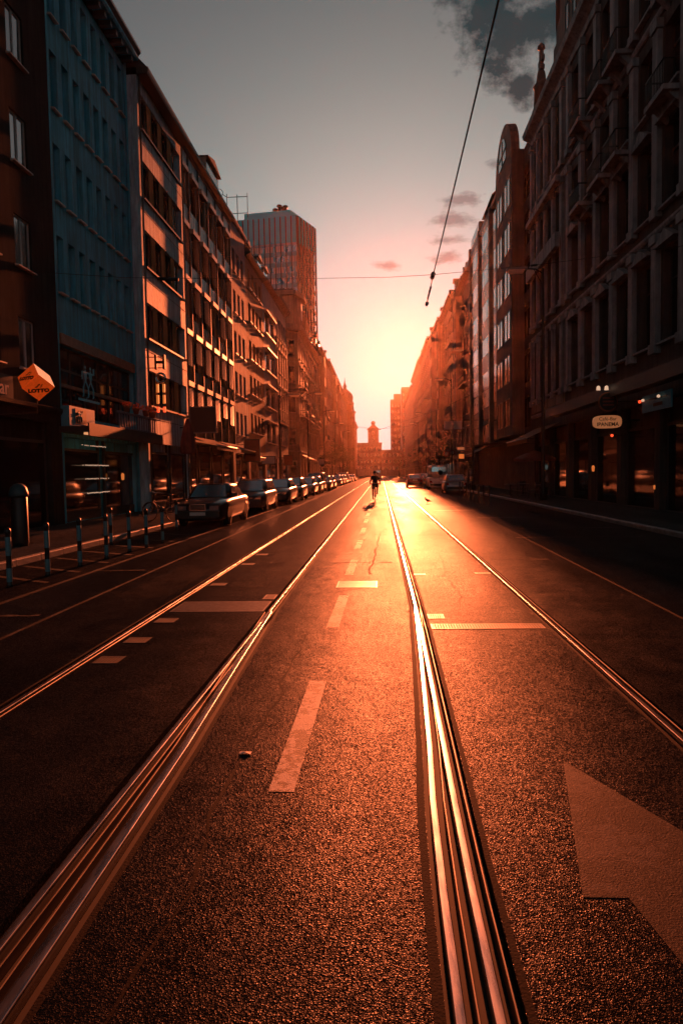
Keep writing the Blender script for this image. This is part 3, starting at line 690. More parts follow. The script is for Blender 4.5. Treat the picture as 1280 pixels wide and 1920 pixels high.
b, W, xs_ = grid_house('banded_house', 'pinkish grey house with paired triple windows under bright hoods', 65.38, 73.0, 20.1, 'wall_pinkgrey', 2, (4.9, 8.4, 11.9, 15.5), 2.6, 1.9, 'triple', 0.15, 'frame_dark', (0.22, 0.07, 0.1, 'sill_pale'), off=-0.22)
for z in (4.9, 8.4, 11.9, 15.5):
    for x in xs_: MB().box(x - 0.15, x + 2.75, -0.32, 0, z + 2.0, z + 2.12).build('hood', 'sill_pale', b)
moulding(b, W, 20.1, EAVE, 'stone_sand', 'eaves'); r_ = roof(b, W, 20.44, 4.2, 3.0, 'roof_slate', 0.45)
dormer(r_, 1.0, 0.6, 21, 2.2, 1.7); dormer(r_, 4.6, 0.6, 21, 2.2, 1.7); chimney(r_, 6.2, 2.4, 23.2, 1.8)
b, W, xs_ = grid_house('pilaster_house', 'classical pale house with pilasters and deep gilded cornice', 73.02, 81.2, 20.0, 'wall_pinkgrey', 4, (5.0, 8.9, 12.8, 16.6), 1.05, 2.2, 'cross', 0.18, 'frame_dark', (0.2, 0.07, 0.08, 'stone_cream'), off=-0.22)
for k in range(5):
    x = 0.45 + (W - 0.9) * k / 4
    MB().box(x - 0.22, x + 0.22, -0.16, -0.001, 8.0, 15.9).box(x - 0.28, x + 0.28, -0.22, -0.001, 15.91, 16.2).box(x - 0.28, x + 0.28, -0.2, -0.001, 7.7, 7.99).build('pilaster', 'stone_cream', b)
for z in (8.9, 12.8):
    for x in xs_: MB().prism([(x - 0.2, z + 2.35), (x + 1.25, z + 2.35), (x + 0.525, z + 2.75)], -0.25, -0.001).build('pediment', 'stone_cream', b)
moulding(b, W, 20.0, CORN, 'stone_cream'); moulding(b, W, 7.3, BELT, 'stone_cream', 'belt_course'); moulding(b, W, 16.25, BELT, 'stone_cream', 'belt_course')
for k in range(10): moulding(b, W, 4.3 - 0.36 * k, [(0, 0), (0.05, 0), (0.05, 0.3), (0, 0.3)], 'stone_cream', 'rustic_course') if 4.3 - 0.36 * k > 3.5 else None
r_ = roof(b, W, 20.8, 3.5, 2.6, 'roof_slate', 0.3)

# ornate corner house beyond the side street, with chamfered corner and turret
b = thing('corner_house', 'ornate orange corner house with balconies and pavilion turret', 'building', (XL, 91.6, 0), R(90))
W = 29.0; ops = []; rows_ = (5.6, 9.9, 13.8, 17.3); xs_ = [1.0 + 3.0 * k for k in range(9)]
for z in rows_:
    for x in xs_: ops.append((x, x + 1.2, z, z + 2.2))
wall(b, W, 20.6, ops + [(1 + 3.5 * k, 3.6 + 3.5 * k, 0.12, 3.8) for k in range(8)], 'stone_sand', rev=0.35)
for z in rows_:
    for x in xs_:
        window(b, x, z, 1.2, 2.2, 'cross', 0.2, 'frame_dark', 'glass_old', (0.2, 0.08, 0.1, 'stone_sand'), True)
        MB().prism([(x - 0.2, z + 2.35), (x + 1.4, z + 2.35), (x + 0.6, z + 2.8)] if z in (9.9,) else [(x - 0.15, z + 2.3), (x + 1.35, z + 2.3), (x + 1.35, z + 2.5), (x - 0.15, z + 2.5)], -0.25, -0.001).build('hood', 'stone_cream', b)
# chamfer (45 degree) face and the side-street face
ch = MB()
def cface(P, Q, z0, z1, m): ch.face([(P[0], P[1], z0), (Q[0], Q[1], z0), (Q[0], Q[1], z1), (P[0], P[1], z1)], m)
cface((0, 0), (-1.6, 1.6), 0.12, 20.6, 0); cface((-1.6, 1.6), (-1.6, 14), 0.12, 20.6, 0); ch.face([(0, 0, 20.6), (-1.6, 1.6, 20.6), (-1.6, 14, 20.6), (0, 14, 20.6)])
ch.build('corner_wall', 'stone_sand', b)
for z in (0.0, 5.6, 9.9, 13.8, 17.3):
    for (P, d, lab) in (((-0.45, 0.45), Vector((-1, 1, 0)).normalized(), 0), ((-1.6, 2.6), Vector((0, 1, 0)), 1), ((-1.6, 5.6), Vector((0, 1, 0)), 1), ((-1.6, 8.6), Vector((0, 1, 0)), 1)):
        nrm = Vector((-d.y, d.x, 0)) * (1 if lab == 0 else 1)
        nrm = Vector((-1, -1, 0)).normalized() if lab == 0 else Vector((-1, 0, 0))
        wid = 1.2; h = 2.2 if z > 1 else 3.2; zz = z if z > 1 else 0.3
        p0 = Vector((P[0], P[1], zz)) + nrm * 0.02
        f = MB(); q = [p0, p0 + d * wid, p0 + d * wid + Vector((0, 0, h)), p0 + Vector((0, 0, h))]
        f.face(q, 1)
        for a_, c_ in ((0, 1), (1, 2), (2, 3), (3, 0)):
            f.tube([q[a_] + nrm * 0.02, q[c_] + nrm * 0.02], 0.07, 6)
        f.build('window', ['stone_cream', 'glass_old'], b)
for z, pr in ((4.6, BELT), (8.6, BELT), (12.6, BELT), (16.4, BELT), (20.61, CORN)):
    moulding(b, W, z, pr, 'stone_cream', 'cornice' if pr is CORN else 'belt_course')
    d_ = max(p[0] for p in pr)
    MB().prism([(0, -0.02), (-1.6, 1.6 - 0.02), (-1.6, 14), (-1.6 - d_, 14), (-1.6 - d_, 1.6 - d_ * 0.4), (-d_ * 0.4, -d_)], z + 0.12, z + pr[-1][1], 0, 'z').build('corner_moulding', 'stone_cream', b)
def balcony(b, x, z, w, d, m='stone_cream', rail='dark_metal', n=12):
    o = MB().box(x, x + w, -d, -0.002, z, z + 0.18).prism([(-d * 0.7, z - 0.002), (-0.002, z - 0.002), (-0.002, z - 0.5)], x + 0.15, x + 0.4, 0, 'x').prism([(-d * 0.7, z - 0.002), (-0.002, z - 0.002), (-0.002, z - 0.5)], x + w - 0.4, x + w - 0.15, 0, 'x').build('balcony', m, b)
    g = MB().tube([(x + 0.05, -0.05, z + 1.05), (x + 0.05, -d + 0.05, z + 1.05), (x + w - 0.05, -d + 0.05, z + 1.05), (x + w - 0.05, -0.05, z + 1.05)], 0.035, 6)
    for k in range(n + 1): g.tube([(x + 0.05 + (w - 0.1) * k / n, -d + 0.05, z + 0.18), (x + 0.05 + (w - 0.1) * k / n, -d + 0.05, z + 1.05)], 0.018, 5)
    g.build('railing', rail, o)
balcony(b, 0.3, 9.2, 3.0, 0.9); balcony(b, 0.3, 13.1, 3.0, 0.9); balcony(b, 6.4, 9.2, 6.0, 0.9); balcony(b, 18, 9.2, 6.0, 0.9)
tr = MB().prism([(-1.0, 0.4), (1.6, -0.3), (3.4, -0.3), (3.4, 4.2), (-1.0, 4.2)], 21.45, 25.2, 0, 'z').prism([(-1.5, 0.0), (1.5, -0.8), (3.9, -0.8), (3.9, 4.7), (-1.5, 4.7)], 25.21, 25.75, 0, 'z').build('turret', 'stone_sand', b)
MB().box(1.7, 2.6, -0.36, -0.302, 22.6, 24.6).build('turret_window', 'sill_pale', tr)
MB().prism([(-1.2, 0.3), (1.5, -0.5), (3.6, -0.5), (3.6, 4.4), (-1.2, 4.4)], 25.76, 26.0, 0, 'z').build('turret_roof', 'roof_slate', tr)
r_ = roof(b, W, 21.42, 3.0, 2.2, 'roof_slate', 0.2, x0=4.2)
for k in range(6): dormer(r_, 5 + 4 * k, 0.3, 21.6, 1.8, 2.0, 'stone_sand')
for k, x in enumerate((4.4, 5.9, 7.8)):
    MB().lathe([(0.35, 0), (0.35, 0.5), (0.2, 0.6), (0.38, 1.1), (0.45, 1.6), (0.28, 2.0), (0.15, 2.2), (0.27, 2.5), (0.2, 2.8), (0.02, 2.95)], (x, -0.35, 21.42), 10).build('roof_statue', 'stone_sand', b)

# farther left houses, one by one
def far_house(name, label, side, y0, y1, H, m, ncol, nrow, rise=4.0, rm='roof_slate', dormers=0, belts=True, off=0.0, ww=1.15, wh=2.0, oriel=None, balc=(), depth=6.4):
    rows_ = [5.0 + (H - 5.6) / nrow * k for k in range(nrow)]
    wh = min(wh, (H - 5.6) / nrow - 0.9)
    b, W, xs_ = grid_house(name, label, y0, y1, H, m, ncol, rows_, ww, wh, 'cross', 0.18, 'frame_dark', (0.18, 0.07, 0.08, 'stone_cream'), side, off, shops=max(2, int(W_(y0, y1) / 4)), margin=0.5, far=True, depth=depth)
    for z in rows_:
        for x in xs_: MB().box(x - 0.12, x + ww + 0.12, -0.18, -0.001, z + wh + 0.06, z + wh + 0.2).build('hood', 'stone_cream', b)
    moulding(b, W, H, CORN, m); moulding(b, W, 4.2, BELT, m, 'belt_course')
    r_ = roof(b, W, H + 0.8, rise, 2.4, rm, 0.2, depth)
    for k in range(dormers): dormer(r_, 1 + (W - 3) * k / max(1, dormers - 1), 0.4, H + 1.0, 1.7, 1.8, m)
    if oriel:
        x, w_ = oriel
        o = MB().box(x, x + w_, -0.9, -0.002, rows_[1] - 0.8, H - 0.4).prism([(-0.9, rows_[1] - 0.802), (-0.002, rows_[1] - 0.802), (-0.002, rows_[1] - 1.8)], x + 0.1, x + w_ - 0.1, 0, 'x').build('oriel', m, b)
        for z in rows_[1:]:
            for k in range(2): place(wmesh(ww * 0.8, wh, 'cross', 'frame_dark', 'glass_old', True)[0], 'window', o, (x + 0.2 + (w_ - 0.4 - ww * 0.8) * k, -0.935, z))
    for (x, i, w_) in balc: balcony(b, x, rows_[i] - 0.5, w_, 0.9)
    chimney(r_, W * 0.7, 2.2, H + rise - 0.4, 2.4)
    return b, W, r_
def W_(a, c): return c - a
far_house('apartment_house', 'sandstone house just beyond the ornate corner house', 'L', 120.7, 142, 23.2, 'stone_sand', 7, 5, 4, dormers=4, oriel=(3, 3), balc=((9, 1, 5), (9, 2, 5)))
far_house('apartment_house', 'cream house two beyond the ornate corner house, with oriel', 'L', 142.1, 166, 24.2, 'stone_cream', 8, 5, 3.5, dormers=3, oriel=(14, 3.4), balc=((3, 1, 6),), depth=3.4)
far_house('apartment_house', 'reddish house before the onion domed corner, left row', 'L', 166.1, 196, 24.0, 'stone_red', 9, 5, 4, dormers=4, oriel=(4, 3.4))
far_house('apartment_house', 'sand coloured house adjoining the onion dome', 'L', 196.1, 222, 23.6, 'stone_sand', 8, 5, 3.5, dormers=3)
b, W, r_ = far_house('domed_house', 'far left house with the onion dome and spire', 'L', 222.1, 262, 21.0, 'stone_cream', 11, 5, 3, dormers=3)
MB().lathe([(2.2, 0), (2.2, 23.6), (2.5, 23.7), (2.5, 24.2), (2.1, 24.3), (2.55, 25.2), (2.7, 26.2), (2.4, 27.3), (1.6, 28.2), (0.8, 28.8), (0.5, 29.4), (0.75, 29.9), (0.35, 30.5), (0.12, 31.6), (0.02, 33.0)], (2.4, 0.6, 0.12), 16).build('onion_tower', 'stone_sand', b)
b, W, r_ = far_house('apartment_house', 'farthest house of the left row, with a slim turret', 'L', 262.1, 318, 22.0, 'stone_red', 14, 5, 3, dormers=4)
MB().lathe([(1.5, 0), (1.5, 24.5), (1.9, 24.7), (1.9, 25.3), (1.2, 25.6), (1.0, 28.0), (1.3, 28.3), (0.5, 29.6), (0.1, 31.5)], (3, 0.4, 0.12), 12).build('turret', 'stone_sand', b)

# ---- office tower behind the left row -----------------------------------
TX, TY = -42.0, 322.0
tw = thing('office_tower', 'tall teal glass office tower with vertical fins above the roofs', 'tower', (0, 0, 0))
TH = 58.2
S_ = 0.48
A, B_, C_, D_ = [(x * S_, y * S_) for x, y in ((-64.5, 320.0), (-36.6, 316.0), (-30.2, 333.0), (-58.0, 345.0))]       # plan: wide face A-B to the camera, narrow face B-C to the street
poly = [A, B_, C_, D_]
sc_ = lambda q: [(x * S_, y * S_) for x, y in q]
MB().prism(sc_([(-64.0, 321), (-37.2, 317), (-31.0, 333.0), (-57.6, 344)]), 0, TH - 0.5, 0, 'z').build('core', 'tower_band', tw)
def tower_face(P, Q, nf, floors, out):
    P, Q = Vector((*P, 0)), Vector((*Q, 0)); d = (Q - P); L_ = d.length; d.normalize(); n = Vector((d.y, -d.x, 0))
    if n.y > 0 and abs(n.y) > abs(n.x): n = -n
    if abs(n.x) > abs(n.y) and n.x < 0: n = -n
    fh = (TH - 8) / floors
    g1, g2, g3 = MB(), MB(), MB()
    for k in range(floors):
        z = 4 + fh * k
        a, c = P + n * 0.0, Q + n * 0.0
        g1.face([(a.x, a.y, z), (c.x, c.y, z), (c.x, c.y, z + fh * 0.42), (a.x, a.y, z + fh * 0.42)])
        for j in range(nf * 2):
            s0, s1 = (j + 0.12) / (nf * 2), (j + 0.88) / (nf * 2)
            p, q = P + d * L_ * s0 - n * 0.12, P + d * L_ * s1 - n * 0.12
            (g3 if (random.random() < 0.62 and 8 < k < 23) else g2).face([(p.x, p.y, z + fh * 0.43), (q.x, q.y, z + fh * 0.43), (q.x, q.y, z + fh * 0.99), (p.x, p.y, z + fh * 0.99)])
    tag(g1.build('spandrel', 'tower_band', tw), kind='stuff'); tag(g2.build('glazing', 'tower_glass', tw), kind='stuff'); tag(g3.build('blind', 'tower_blind', tw), kind='stuff')
    a, c = P + n * 0.15, Q + n * 0.15
    MB().face([(a.x, a.y, TH - 5.8), (c.x, c.y, TH - 5.8), (c.x, c.y, TH), (a.x, a.y, TH)]).build('crown_panel', 'tower_clad', tw)
    for j in range(nf + 1):
        p = P + d * L_ * j / nf
        w_ = d * 0.10
        MB().prism([(p.x - w_.x, p.y - w_.y), (p.x + w_.x, p.y + w_.y), (p.x + w_.x + n.x * 0.4, p.y + w_.y + n.y * 0.4), (p.x - w_.x + n.x * 0.4, p.y - w_.y + n.y * 0.4)], 3, TH - 0.2, 0, 'z').build('fin', 'tower_fin', tw)
tower_face(A, B_, 11, 22, 1); tower_face(B_, C_, 6, 22, 1); tower_face((-72 * S_, 334 * S_), A, 6, 22, 1)
MB().prism(sc_([(-62, 323), (-40, 320), (-36, 330), (-56, 340)]), TH - 0.4, TH + 1.9, 0, 'z').build('plant_room', 'tower_clad', tw)
for k, (x, y, h) in enumerate(((-45.4, 323, 1.2), (-43.8, 324, 0.9), (-42.6, 323, 1.0), (-47.5, 324, 0.6))):
    MB().lathe([(0.35, 0), (0.35, h), (0.6, h + 0.05), (0.6, h + 0.4), (0.2, h + 0.6)], (x * S_, y * S_, TH + 1.9), 8).build('roof_vent', 'dark_metal', tw)

# ---- far end of the street ----------------------------------------------
t = thing('end_house', 'hazy building closing the street, with a square tower', 'building', (-6.5, 345, 0), 0)
ops = [(0.6 + 1.55 * k, 1.5 + 1.55 * k, 4.5 + 3.1 * j, 6.4 + 3.1 * j) for k in range(7) for j in range(5)]
MB().box(-6.4, 7.0, 0, 12, 0, 16).build('wall', 'stone_sand', t)
MB().box(-6.6, 7.2, -0.3, 12, 16.01, 16.8).build('cornice', 'stone_sand', t)
MB().box(0.2, 5.6, 1, 6.6, 16.81, 23.5).build('tower_block', 'stone_sand', t)
MB().prism([(-0.4, 23.51), (6.2, 23.51), (2.9, 26.2)], 0.6, 7.0, 0).build('roof', 'roof_tile', t)
MB().lathe([(0.9, 0), (0.9, 1.2), (1.2, 1.3), (0.9, 2.2), (0.2, 2.6)], (2.9, 3.6, 25.4), 8).build('lantern', 'roof_slate', t)
me = MB().box(0, 1.0, -0.06, 0, 0, 1.7).mesh('window', 'glass_old')
for k in range(7):
    for j in range(4): place(me, 'window', t, (-5.6 + 1.75 * k, -0.001, 3.6 + 3.1 * j))
for z in (18, 20.8): place(me, 'window', t, (2.4, 0.999, z))
t = thing('end_block', 'low hazy block right of the square tower at the end', 'building', (2.0, 360, 0), 0)
MB().box(-2, 14, 0, 12, 0, 13).box(-2.3, 14.3, -0.3, 12.3, 13.01, 13.6).build('wall', 'stone_cream', t)
for k in range(8):
    for j in range(3): place(me, 'window', t, (-1.4 + 1.9 * k, -0.001, 3.2 + 3.4 * j))
t = thing('end_tower', 'slim dark slab tower right of the far end gap', 'tower', (5.6, 372, 0), 0)
MB().box(0, 5.6, 0, 9, 0, 41).box(1.9, 5.6, 1, 8, 41.01, 44).build('wall', 'far_dark', t)
for k in range(3):
    for j in range(11): place(me, 'window', t, (0.5 + 1.7 * k, -0.001, 4 + 3.3 * j))
t = thing('end_tower', 'wide slab tower beside the slim one, right row end', 'tower', (11.0, 352, 0), 0)
MB().box(0, 10, 0, 12, 0, 45).build('wall', 'stone_red', t)
for k in range(5):
    for j in range(12): place(me, 'window', t, (0.6 + 1.9 * k, -0.001, 4 + 3.3 * j))
# ---- right row ----------------------------------------------------------
# big stone house with pilasters, oriel and gables (facade x runs from far end towards the camera)
b = building('gabled_house', 'long dark stone house with pilasters, gables and pinnacles, right side', 'R', 14.0, 48.0)
W = 34.0; rows_ = ((6.4, 3.3), (11.3, 2.9), (15.3, 2.4), (19.1, 3.7))
xs_ = [0.55 + 1.95 * k for k in range(4)] + [9.7 + 2.4 * k for k in range(10)]
ops = []
for z, h in rows_:
    for i, x in enumerate(xs_): ops.append((x, x + (1.15 if i < 4 else 1.4), z, z + h))
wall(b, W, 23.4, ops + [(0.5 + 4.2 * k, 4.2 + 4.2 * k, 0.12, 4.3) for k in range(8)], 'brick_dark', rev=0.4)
for ri, (z, h) in enumerate(rows_):
    for i, x in enumerate(xs_):
        window(b, x, z, 1.15 if i < 4 else 1.4, h, 'cross', 0.28, 'frame_dark', 'glass', (0.2, 0.08, 0.1, 'stone_grey'))
        if i >= 4 and ri in (0, 1): MB().prism([(x - 0.2, z + h + 0.1), (x + 1.6, z + h + 0.1), (x + 0.7, z + h + 0.6)], -0.3, -0.001).build('pediment', 'stone_grey', b)
for k in range(8):
    s_ = (0.5 + 4.2 * k, 4.2 + 4.2 * k)
    o = MB().box(s_[0], s_[0] + 0.1, 0.25, 0.35, 0.12, 4.3).box(s_[1] - 0.1, s_[1], 0.25, 0.35, 0.12, 4.3).box(s_[0] + 0.1, s_[1] - 0.1, 0.25, 0.35, 3.3, 3.42).build('shop_window', 'frame_dark', b)
    MB().box(s_[0] + 0.1, s_[1] - 0.1, 0.3, 0.315, 0.12, 3.3).build('pane', 'glass', o)
px = [0.28, 2.0, 3.95, 5.9, 7.9] + [9.25 + 2.4 * k for k in range(11)]
for i, x in enumerate(px):
    if x > W - 0.3: continue
    wd = 0.16 if 0 < i < 4 else 0.24
    for (za, zb) in ((6.0, 10.4), (11.0, 18.1), (18.75, 23.3)):
        MB().box(x - wd, x + wd, -0.2, -0.001, za + 0.4, zb - 0.35).box(x - wd - 0.07, x + wd + 0.07, -0.27, -0.001, zb - 0.34, zb - 0.01).box(x - wd - 0.06, x + wd + 0.06, -0.26, -0.001, za + 0.01, za + 0.39).build('pilaster', 'stone_grey', b)
for z, pr in ((5.2, BELT), (10.45, BELT), (18.25, BELT), (23.41, CORN)): moulding(b, W, z, pr, 'stone_grey', 'cornice' if pr is CORN else 'belt_course')
MB().box(0.3, 8.2, -0.14, -0.001, 5.55, 6.1).build('frieze', 'stone_sand', b)
for x in (12.4, 15.5, 17.7, 22.5):
    balcony(b, x - 0.8, 14.6, 1.7, 0.75, 'stone_grey'); balcony(b, x - 0.8, 18.6, 1.7, 0.75, 'stone_grey')
# oriel carried on a console near the far end
o = MB().box(0.3, 8.1, -0.55, -0.29, 14.3, 15.1).box(0.3, 8.1, -0.55, -0.29, 17.9, 18.24).build('oriel_band', 'stone_grey', b)
r_ = roof(b, W, 24.22, 4.5, 3.0, 'roof_slate', 0.3)
# tall gable with scrolled shoulders
g = MB().prism([(6.4, 24.22), (12.4, 24.22), (12.4, 27.0), (11.6, 27.3), (11.4, 29.0), (10.8, 29.3), (10.6, 31.0), (10.0, 31.4), (9.4, 33.2), (8.8, 31.4), (8.2, 31.0), (8.0, 29.3), (7.4, 29.0), (7.2, 27.3), (6.4, 27.0)], -0.05, 0.5).build('gable', 'stone_red', b)
for (x, z) in ((8.4, 25.6), (9.8, 25.6), (9.1, 28.4)): place(wmesh(0.7, 1.5, 'single', 'frame_dark', 'glass', True)[0], 'window', g, (x, -0.09, z))
for x in (6.5, 12.3): MB().lathe([(0.3, 0), (0.3, 2.0), (0.42, 2.1), (0.26, 2.4), (0.4, 3.0), (0.14, 3.6), (0.26, 4.0), (0.02, 4.7)], (x, 0.2, 27.0), 8).build('pinnacle', 'stone_red', g)
g = MB().prism([(1.6, 24.22), (6.3, 24.22), (6.3, 26.4), (5.6, 26.4), (5.6, 25.7), (4.6, 25.7), (4.6, 25.2), (1.6, 25.2)], 0.0, 0.4).build('stepped_parapet', 'stone_red', b)
pn = MB().box(0.28, 1.32, -0.1, 0.9, 24.22, 25.6).lathe([(0.50, 0), (0.46, 1.2), (0.56, 1.3), (0.34, 1.6), (0.26, 2.2), (0.22, 2.3)], (0.8, 0.4, 25.61), 8).build('pinnacle', 'stone_red', b)
MB().box(0.66, 0.94, 0.28, 0.52, 27.8, 29.2).box(0.26, 1.34, 0.3, 0.5, 28.4, 28.72).box(0.45, 1.15, 0.26, 0.54, 27.95, 28.2).lathe([(0.05, 0), (0.26, 0.15), (0.24, 0.32), (0.03, 0.55)], (0.8, 0.4, 29.2), 8).build('finial', 'stone_red', pn)
g = MB().prism([(18.5, 24.22), (24.5, 24.22), (24.5, 27), (23.5, 27.3), (23.2, 29.2), (21.5, 32.2), (19.8, 29.2), (19.5, 27.3), (18.5, 27)], -0.05, 0.5).build('gable', 'stone_red', b)
for x in (18.6, 24.4): MB().lathe([(0.3, 0), (0.3, 2.0), (0.42, 2.1), (0.26, 2.4), (0.4, 3.0), (0.14, 3.6), (0.02, 4.7)], (x, 0.2, 27.0), 8).build('pinnacle', 'stone_red', g)
# canopy over the shops
MB().box(8.3, 33, -1.2, -0.3, 4.72, 5.0).box(8.3, 33, -1.26, -1.21, 4.6, 5.1).build('canopy', 'frame_dark', b)

# modern house with a round gable and tall glossy bays
b = building('modern_house', 'modern house with round gable and tall coppery glazed bays', 'R', 48.02, 79.0)
W = 30.98
wall(b, W, 24.6, [(x, x + 1.5, z, z + 2.0) for x in (1.0, 3.2) for z in (5, 8.2, 11.4, 14.6, 17.8)] + [(22.5, 30.2, z, z + 2.3) for z in (4.8, 8, 11.2, 14.4, 17.6, 20.8)] + [(1, 29.5, 0.12, 4.0)], 'brick_dark', rev=0.5)
for x in (1.0, 3.2):
    for z in (5, 8.2, 11.4, 14.6, 17.8): window(b, x, z, 1.5, 2.0, 'transom', 0.2, 'frame_dark', 'glass')
for z in (4.8, 8, 11.2, 14.4, 17.6, 20.8):
    for k in range(3): window(b, 22.5 + 2.566 * k, z, 2.56, 2.3, 'double', 0.3, 'frame_dark', 'mirror_glass')
    MB().box(22.5, 30.2, 0.02, 0.28, z + 2.31, z + 3.1).build('spandrel', 'stone_grey', b) if z < 20 else None
# three tall bays of glossy panels between dark fins
for bi, (xa, xc) in enumerate(((4.75, 10.4), (12.1, 17.0), (18.7, 21.9))):
    ht = (26.0, 24.4, 23.6)[bi]; z = 4.4; k = 0
    bay = MB().box(xa, xc, -0.62, -0.002, 4.3, ht).build('bay', 'frame_dark', b)
    n = 3
    while z < ht - 0.3:
        h = min(1.6, ht - z - 0.05)
        for j in range(n):
            wdt = (xc - xa) / n
            MB().box(xa + wdt * j + 0.04, xa + wdt * (j + 1) - 0.04, -0.665, -0.622, z + 0.02, z + h - 0.02).build('bay_panel', 'mirror_glass' if k % 2 else 'copper_panel', bay)
        z += h; k += 1
for x in (4.3, 10.9, 17.5, 22.2):
    MB().box(x - 0.28, x + 0.28, -0.86, -0.001, 4.2, 25.4 - 0.05 * x).build('fin', 'frame_dark', b)
arc = [(24.3 + 2.9 * math.cos(a), 24.6 + 4.6 * math.sin(a)) for a in [math.pi * k / 16 for k in range(17)]]
arc = [(p[0], p[1]) for p in arc]
gx = 24.9
arc = [(gx + 3.3 * math.cos(math.pi * k / 18), 24.62 + 3.0 * math.sin(math.pi * k / 18)) for k in range(19)]
gb = MB().prism(arc, -0.9, -0.3).build('round_gable', 'stone_red', b)
arc2 = [(gx + 1.5 * math.cos(math.pi * k / 14), 24.9 + 1.9 * math.sin(math.pi * k / 14)) for k in range(15)]
MB().prism(arc2, -0.96, -0.905).build('arched_window', 'mirror_glass', gb)
MB().box(gx - 0.04, gx + 0.04, -1.0, -0.965, 24.9, 26.7).box(gx - 1.45, gx + 1.45, -1.0, -0.965, 25.6, 25.68).build('mullion', 'frame_dark', gb)
MB().box(gx - 3.4, gx + 3.4, -0.9, -0.002, 4.3, 24.6).build('gable_bay', 'brick_dark', b)
for z in (5, 8.2, 11.4, 14.6, 17.8, 21):
    for k in range(2): place(wmesh(2.4, 2.1, 'double', 'frame_dark', 'glass', True)[0], 'window', b, (gx - 2.8 + 3.2 * k, -0.94, z))
r_ = MB().prism([(-0.6, 24.62), (8, 24.62), (8, 28.5), (4.0, 28.5)], 0.02, 20.5, 0, 'x').build('roof', 'roof_slate', b)
MB().prism([(-1.0, 24.63), (-0.62, 24.63), (3.9, 28.62), (3.6, 28.8)], 14.5, 20.4, 0, 'x').build('skylight', 'mirror_glass', r_)
moulding(b, 21.4, 24.3, [(0, 0), (0.7, 0.0), (0.75, 0.3), (0, 0.31)], 'gutter', 'eaves')

far_house('apartment_house', 'red stone house next beyond the coppery glazed bays', 'R', 79.1, 99, 24.0, 'stone_red', 7, 5, 4, dormers=4, oriel=(8, 3.4), balc=((2, 1, 5), (13, 2, 5)))
far_house('apartment_house', 'sandstone house with oriel, second beyond the glazed bays', 'R', 99.1, 120, 26.0, 'stone_sand', 7, 6, 4, dormers=4, oriel=(3, 3.4), balc=((12, 1, 6),))
far_house('apartment_house', 'cream house with dormers, third beyond the glazed bays', 'R', 120.1, 146, 27.0, 'stone_cream', 8, 6, 4, dormers=4, oriel=(14, 3.4))
far_house('apartment_house', 'dark red house, fourth beyond the glazed bays', 'R', 146.1, 178, 29.0, 'stone_red', 10, 6, 4, dormers=4)
far_house('apartment_house', 'sand coloured house, fifth beyond the glazed bays', 'R', 178.1, 222, 30.0, 'stone_sand', 13, 6, 4, dormers=5)
far_house('apartment_house', 'farthest house of the right row, paling in the haze', 'R', 222.1, 300, 29.0, 'stone_cream', 20, 6, 3, dormers=5)

# ------------------------------------------------------------------ haze
hz = bpy.data.materials.new('haze_air'); hz.use_nodes = True; t_ = hz.node_tree; t_.nodes.clear()
pv = t_.nodes.new('ShaderNodeVolumePrincipled'); pv.inputs['Color'].default_value = (0.95, 0.70, 0.58, 1); pv.inputs['Density'].default_value = 0.000085; pv.inputs['Anisotropy'].default_value = 0.895
oo = t_.nodes.new('ShaderNodeOutputMaterial'); t_.links.new(pv.outputs[0], oo.inputs['Volume'])
MATS['haze_air'] = hz
tag(MB().box(-120, 120, -60, 460, -1.2, 63).build('haze', 'haze_air'), 'warm evening haze filling the street', 'haze', kind='stuff')
# ------------------------------------------------------------------ extra materials
def translucent(name, c, mixf=0.5):
    m = bpy.data.materials.new(name); m.use_nodes = True; t = m.node_tree; b = t.nodes['Principled BSDF']; b.inputs['Base Color'].default_value = (*c, 1); b.inputs['Roughness'].default_value = 0.6
    tr = t.nodes.new('ShaderNodeBsdfTranslucent'); tr.inputs[0].default_value = (*c, 1); mx = t.nodes.new('ShaderNodeMixShader'); mx.inputs[0].default_value = mixf
    t.links.new(b.outputs[0], mx.inputs[1]); t.links.new(tr.outputs[0], mx.inputs[2]); t.links.new(mx.outputs[0], t.nodes['Material Output'].inputs['Surface']); MATS[name] = m
translucent('lamp_bowl', (0.85, 0.75, 0.65), 0.6)
translucent('awning_cloth', (0.40, 0.20, 0.12), 0.45)
translucent('leaf', (0.05, 0.07, 0.03), 0.35)
mat('bark', (0.05, 0.04, 0.03), 0.9, 0, 0.3, 8, 0.02, 20)
mat('tyre', (0.012, 0.012, 0.012), 0.75, 0, 0.1)
mat('rim_alloy', (0.5, 0.5, 0.5), 0.3, 1.0, 0.1)
mat('car_glass', (0.80, 0.88, 0.92), 0.10, 0.9, 0, spec=0.8)
mat('chrome', (0.7, 0.7, 0.72), 0.12, 1.0, 0)
mat('lens', (0.22, 0.22, 0.23), 0.06, 0.3, 0, spec=0.8)
mat('tail_red', (0.35, 0.01, 0.01), 0.2, 0, 0)
mat('plate_white', (0.6, 0.58, 0.55), 0.5, 0, 0.1)
mat('trim', (0.02, 0.02, 0.02), 0.5, 0, 0)
for n_, c_ in (('paint_black', (0.012, 0.012, 0.014)), ('paint_navy', (0.014, 0.02, 0.035)), ('paint_silver', (0.35, 0.36, 0.38)), ('paint_grey', (0.10, 0.10, 0.11)), ('paint_whitevan', (0.55, 0.52, 0.52)), ('paint_redcar', (0.20, 0.025, 0.015)), ('paint_anthracite', (0.03, 0.03, 0.034))):
    mat(n_, c_, 0.28, 0.3 if n_ in ('paint_silver', 'paint_grey') else 0.0, 0.08, 3, coat=0.8)
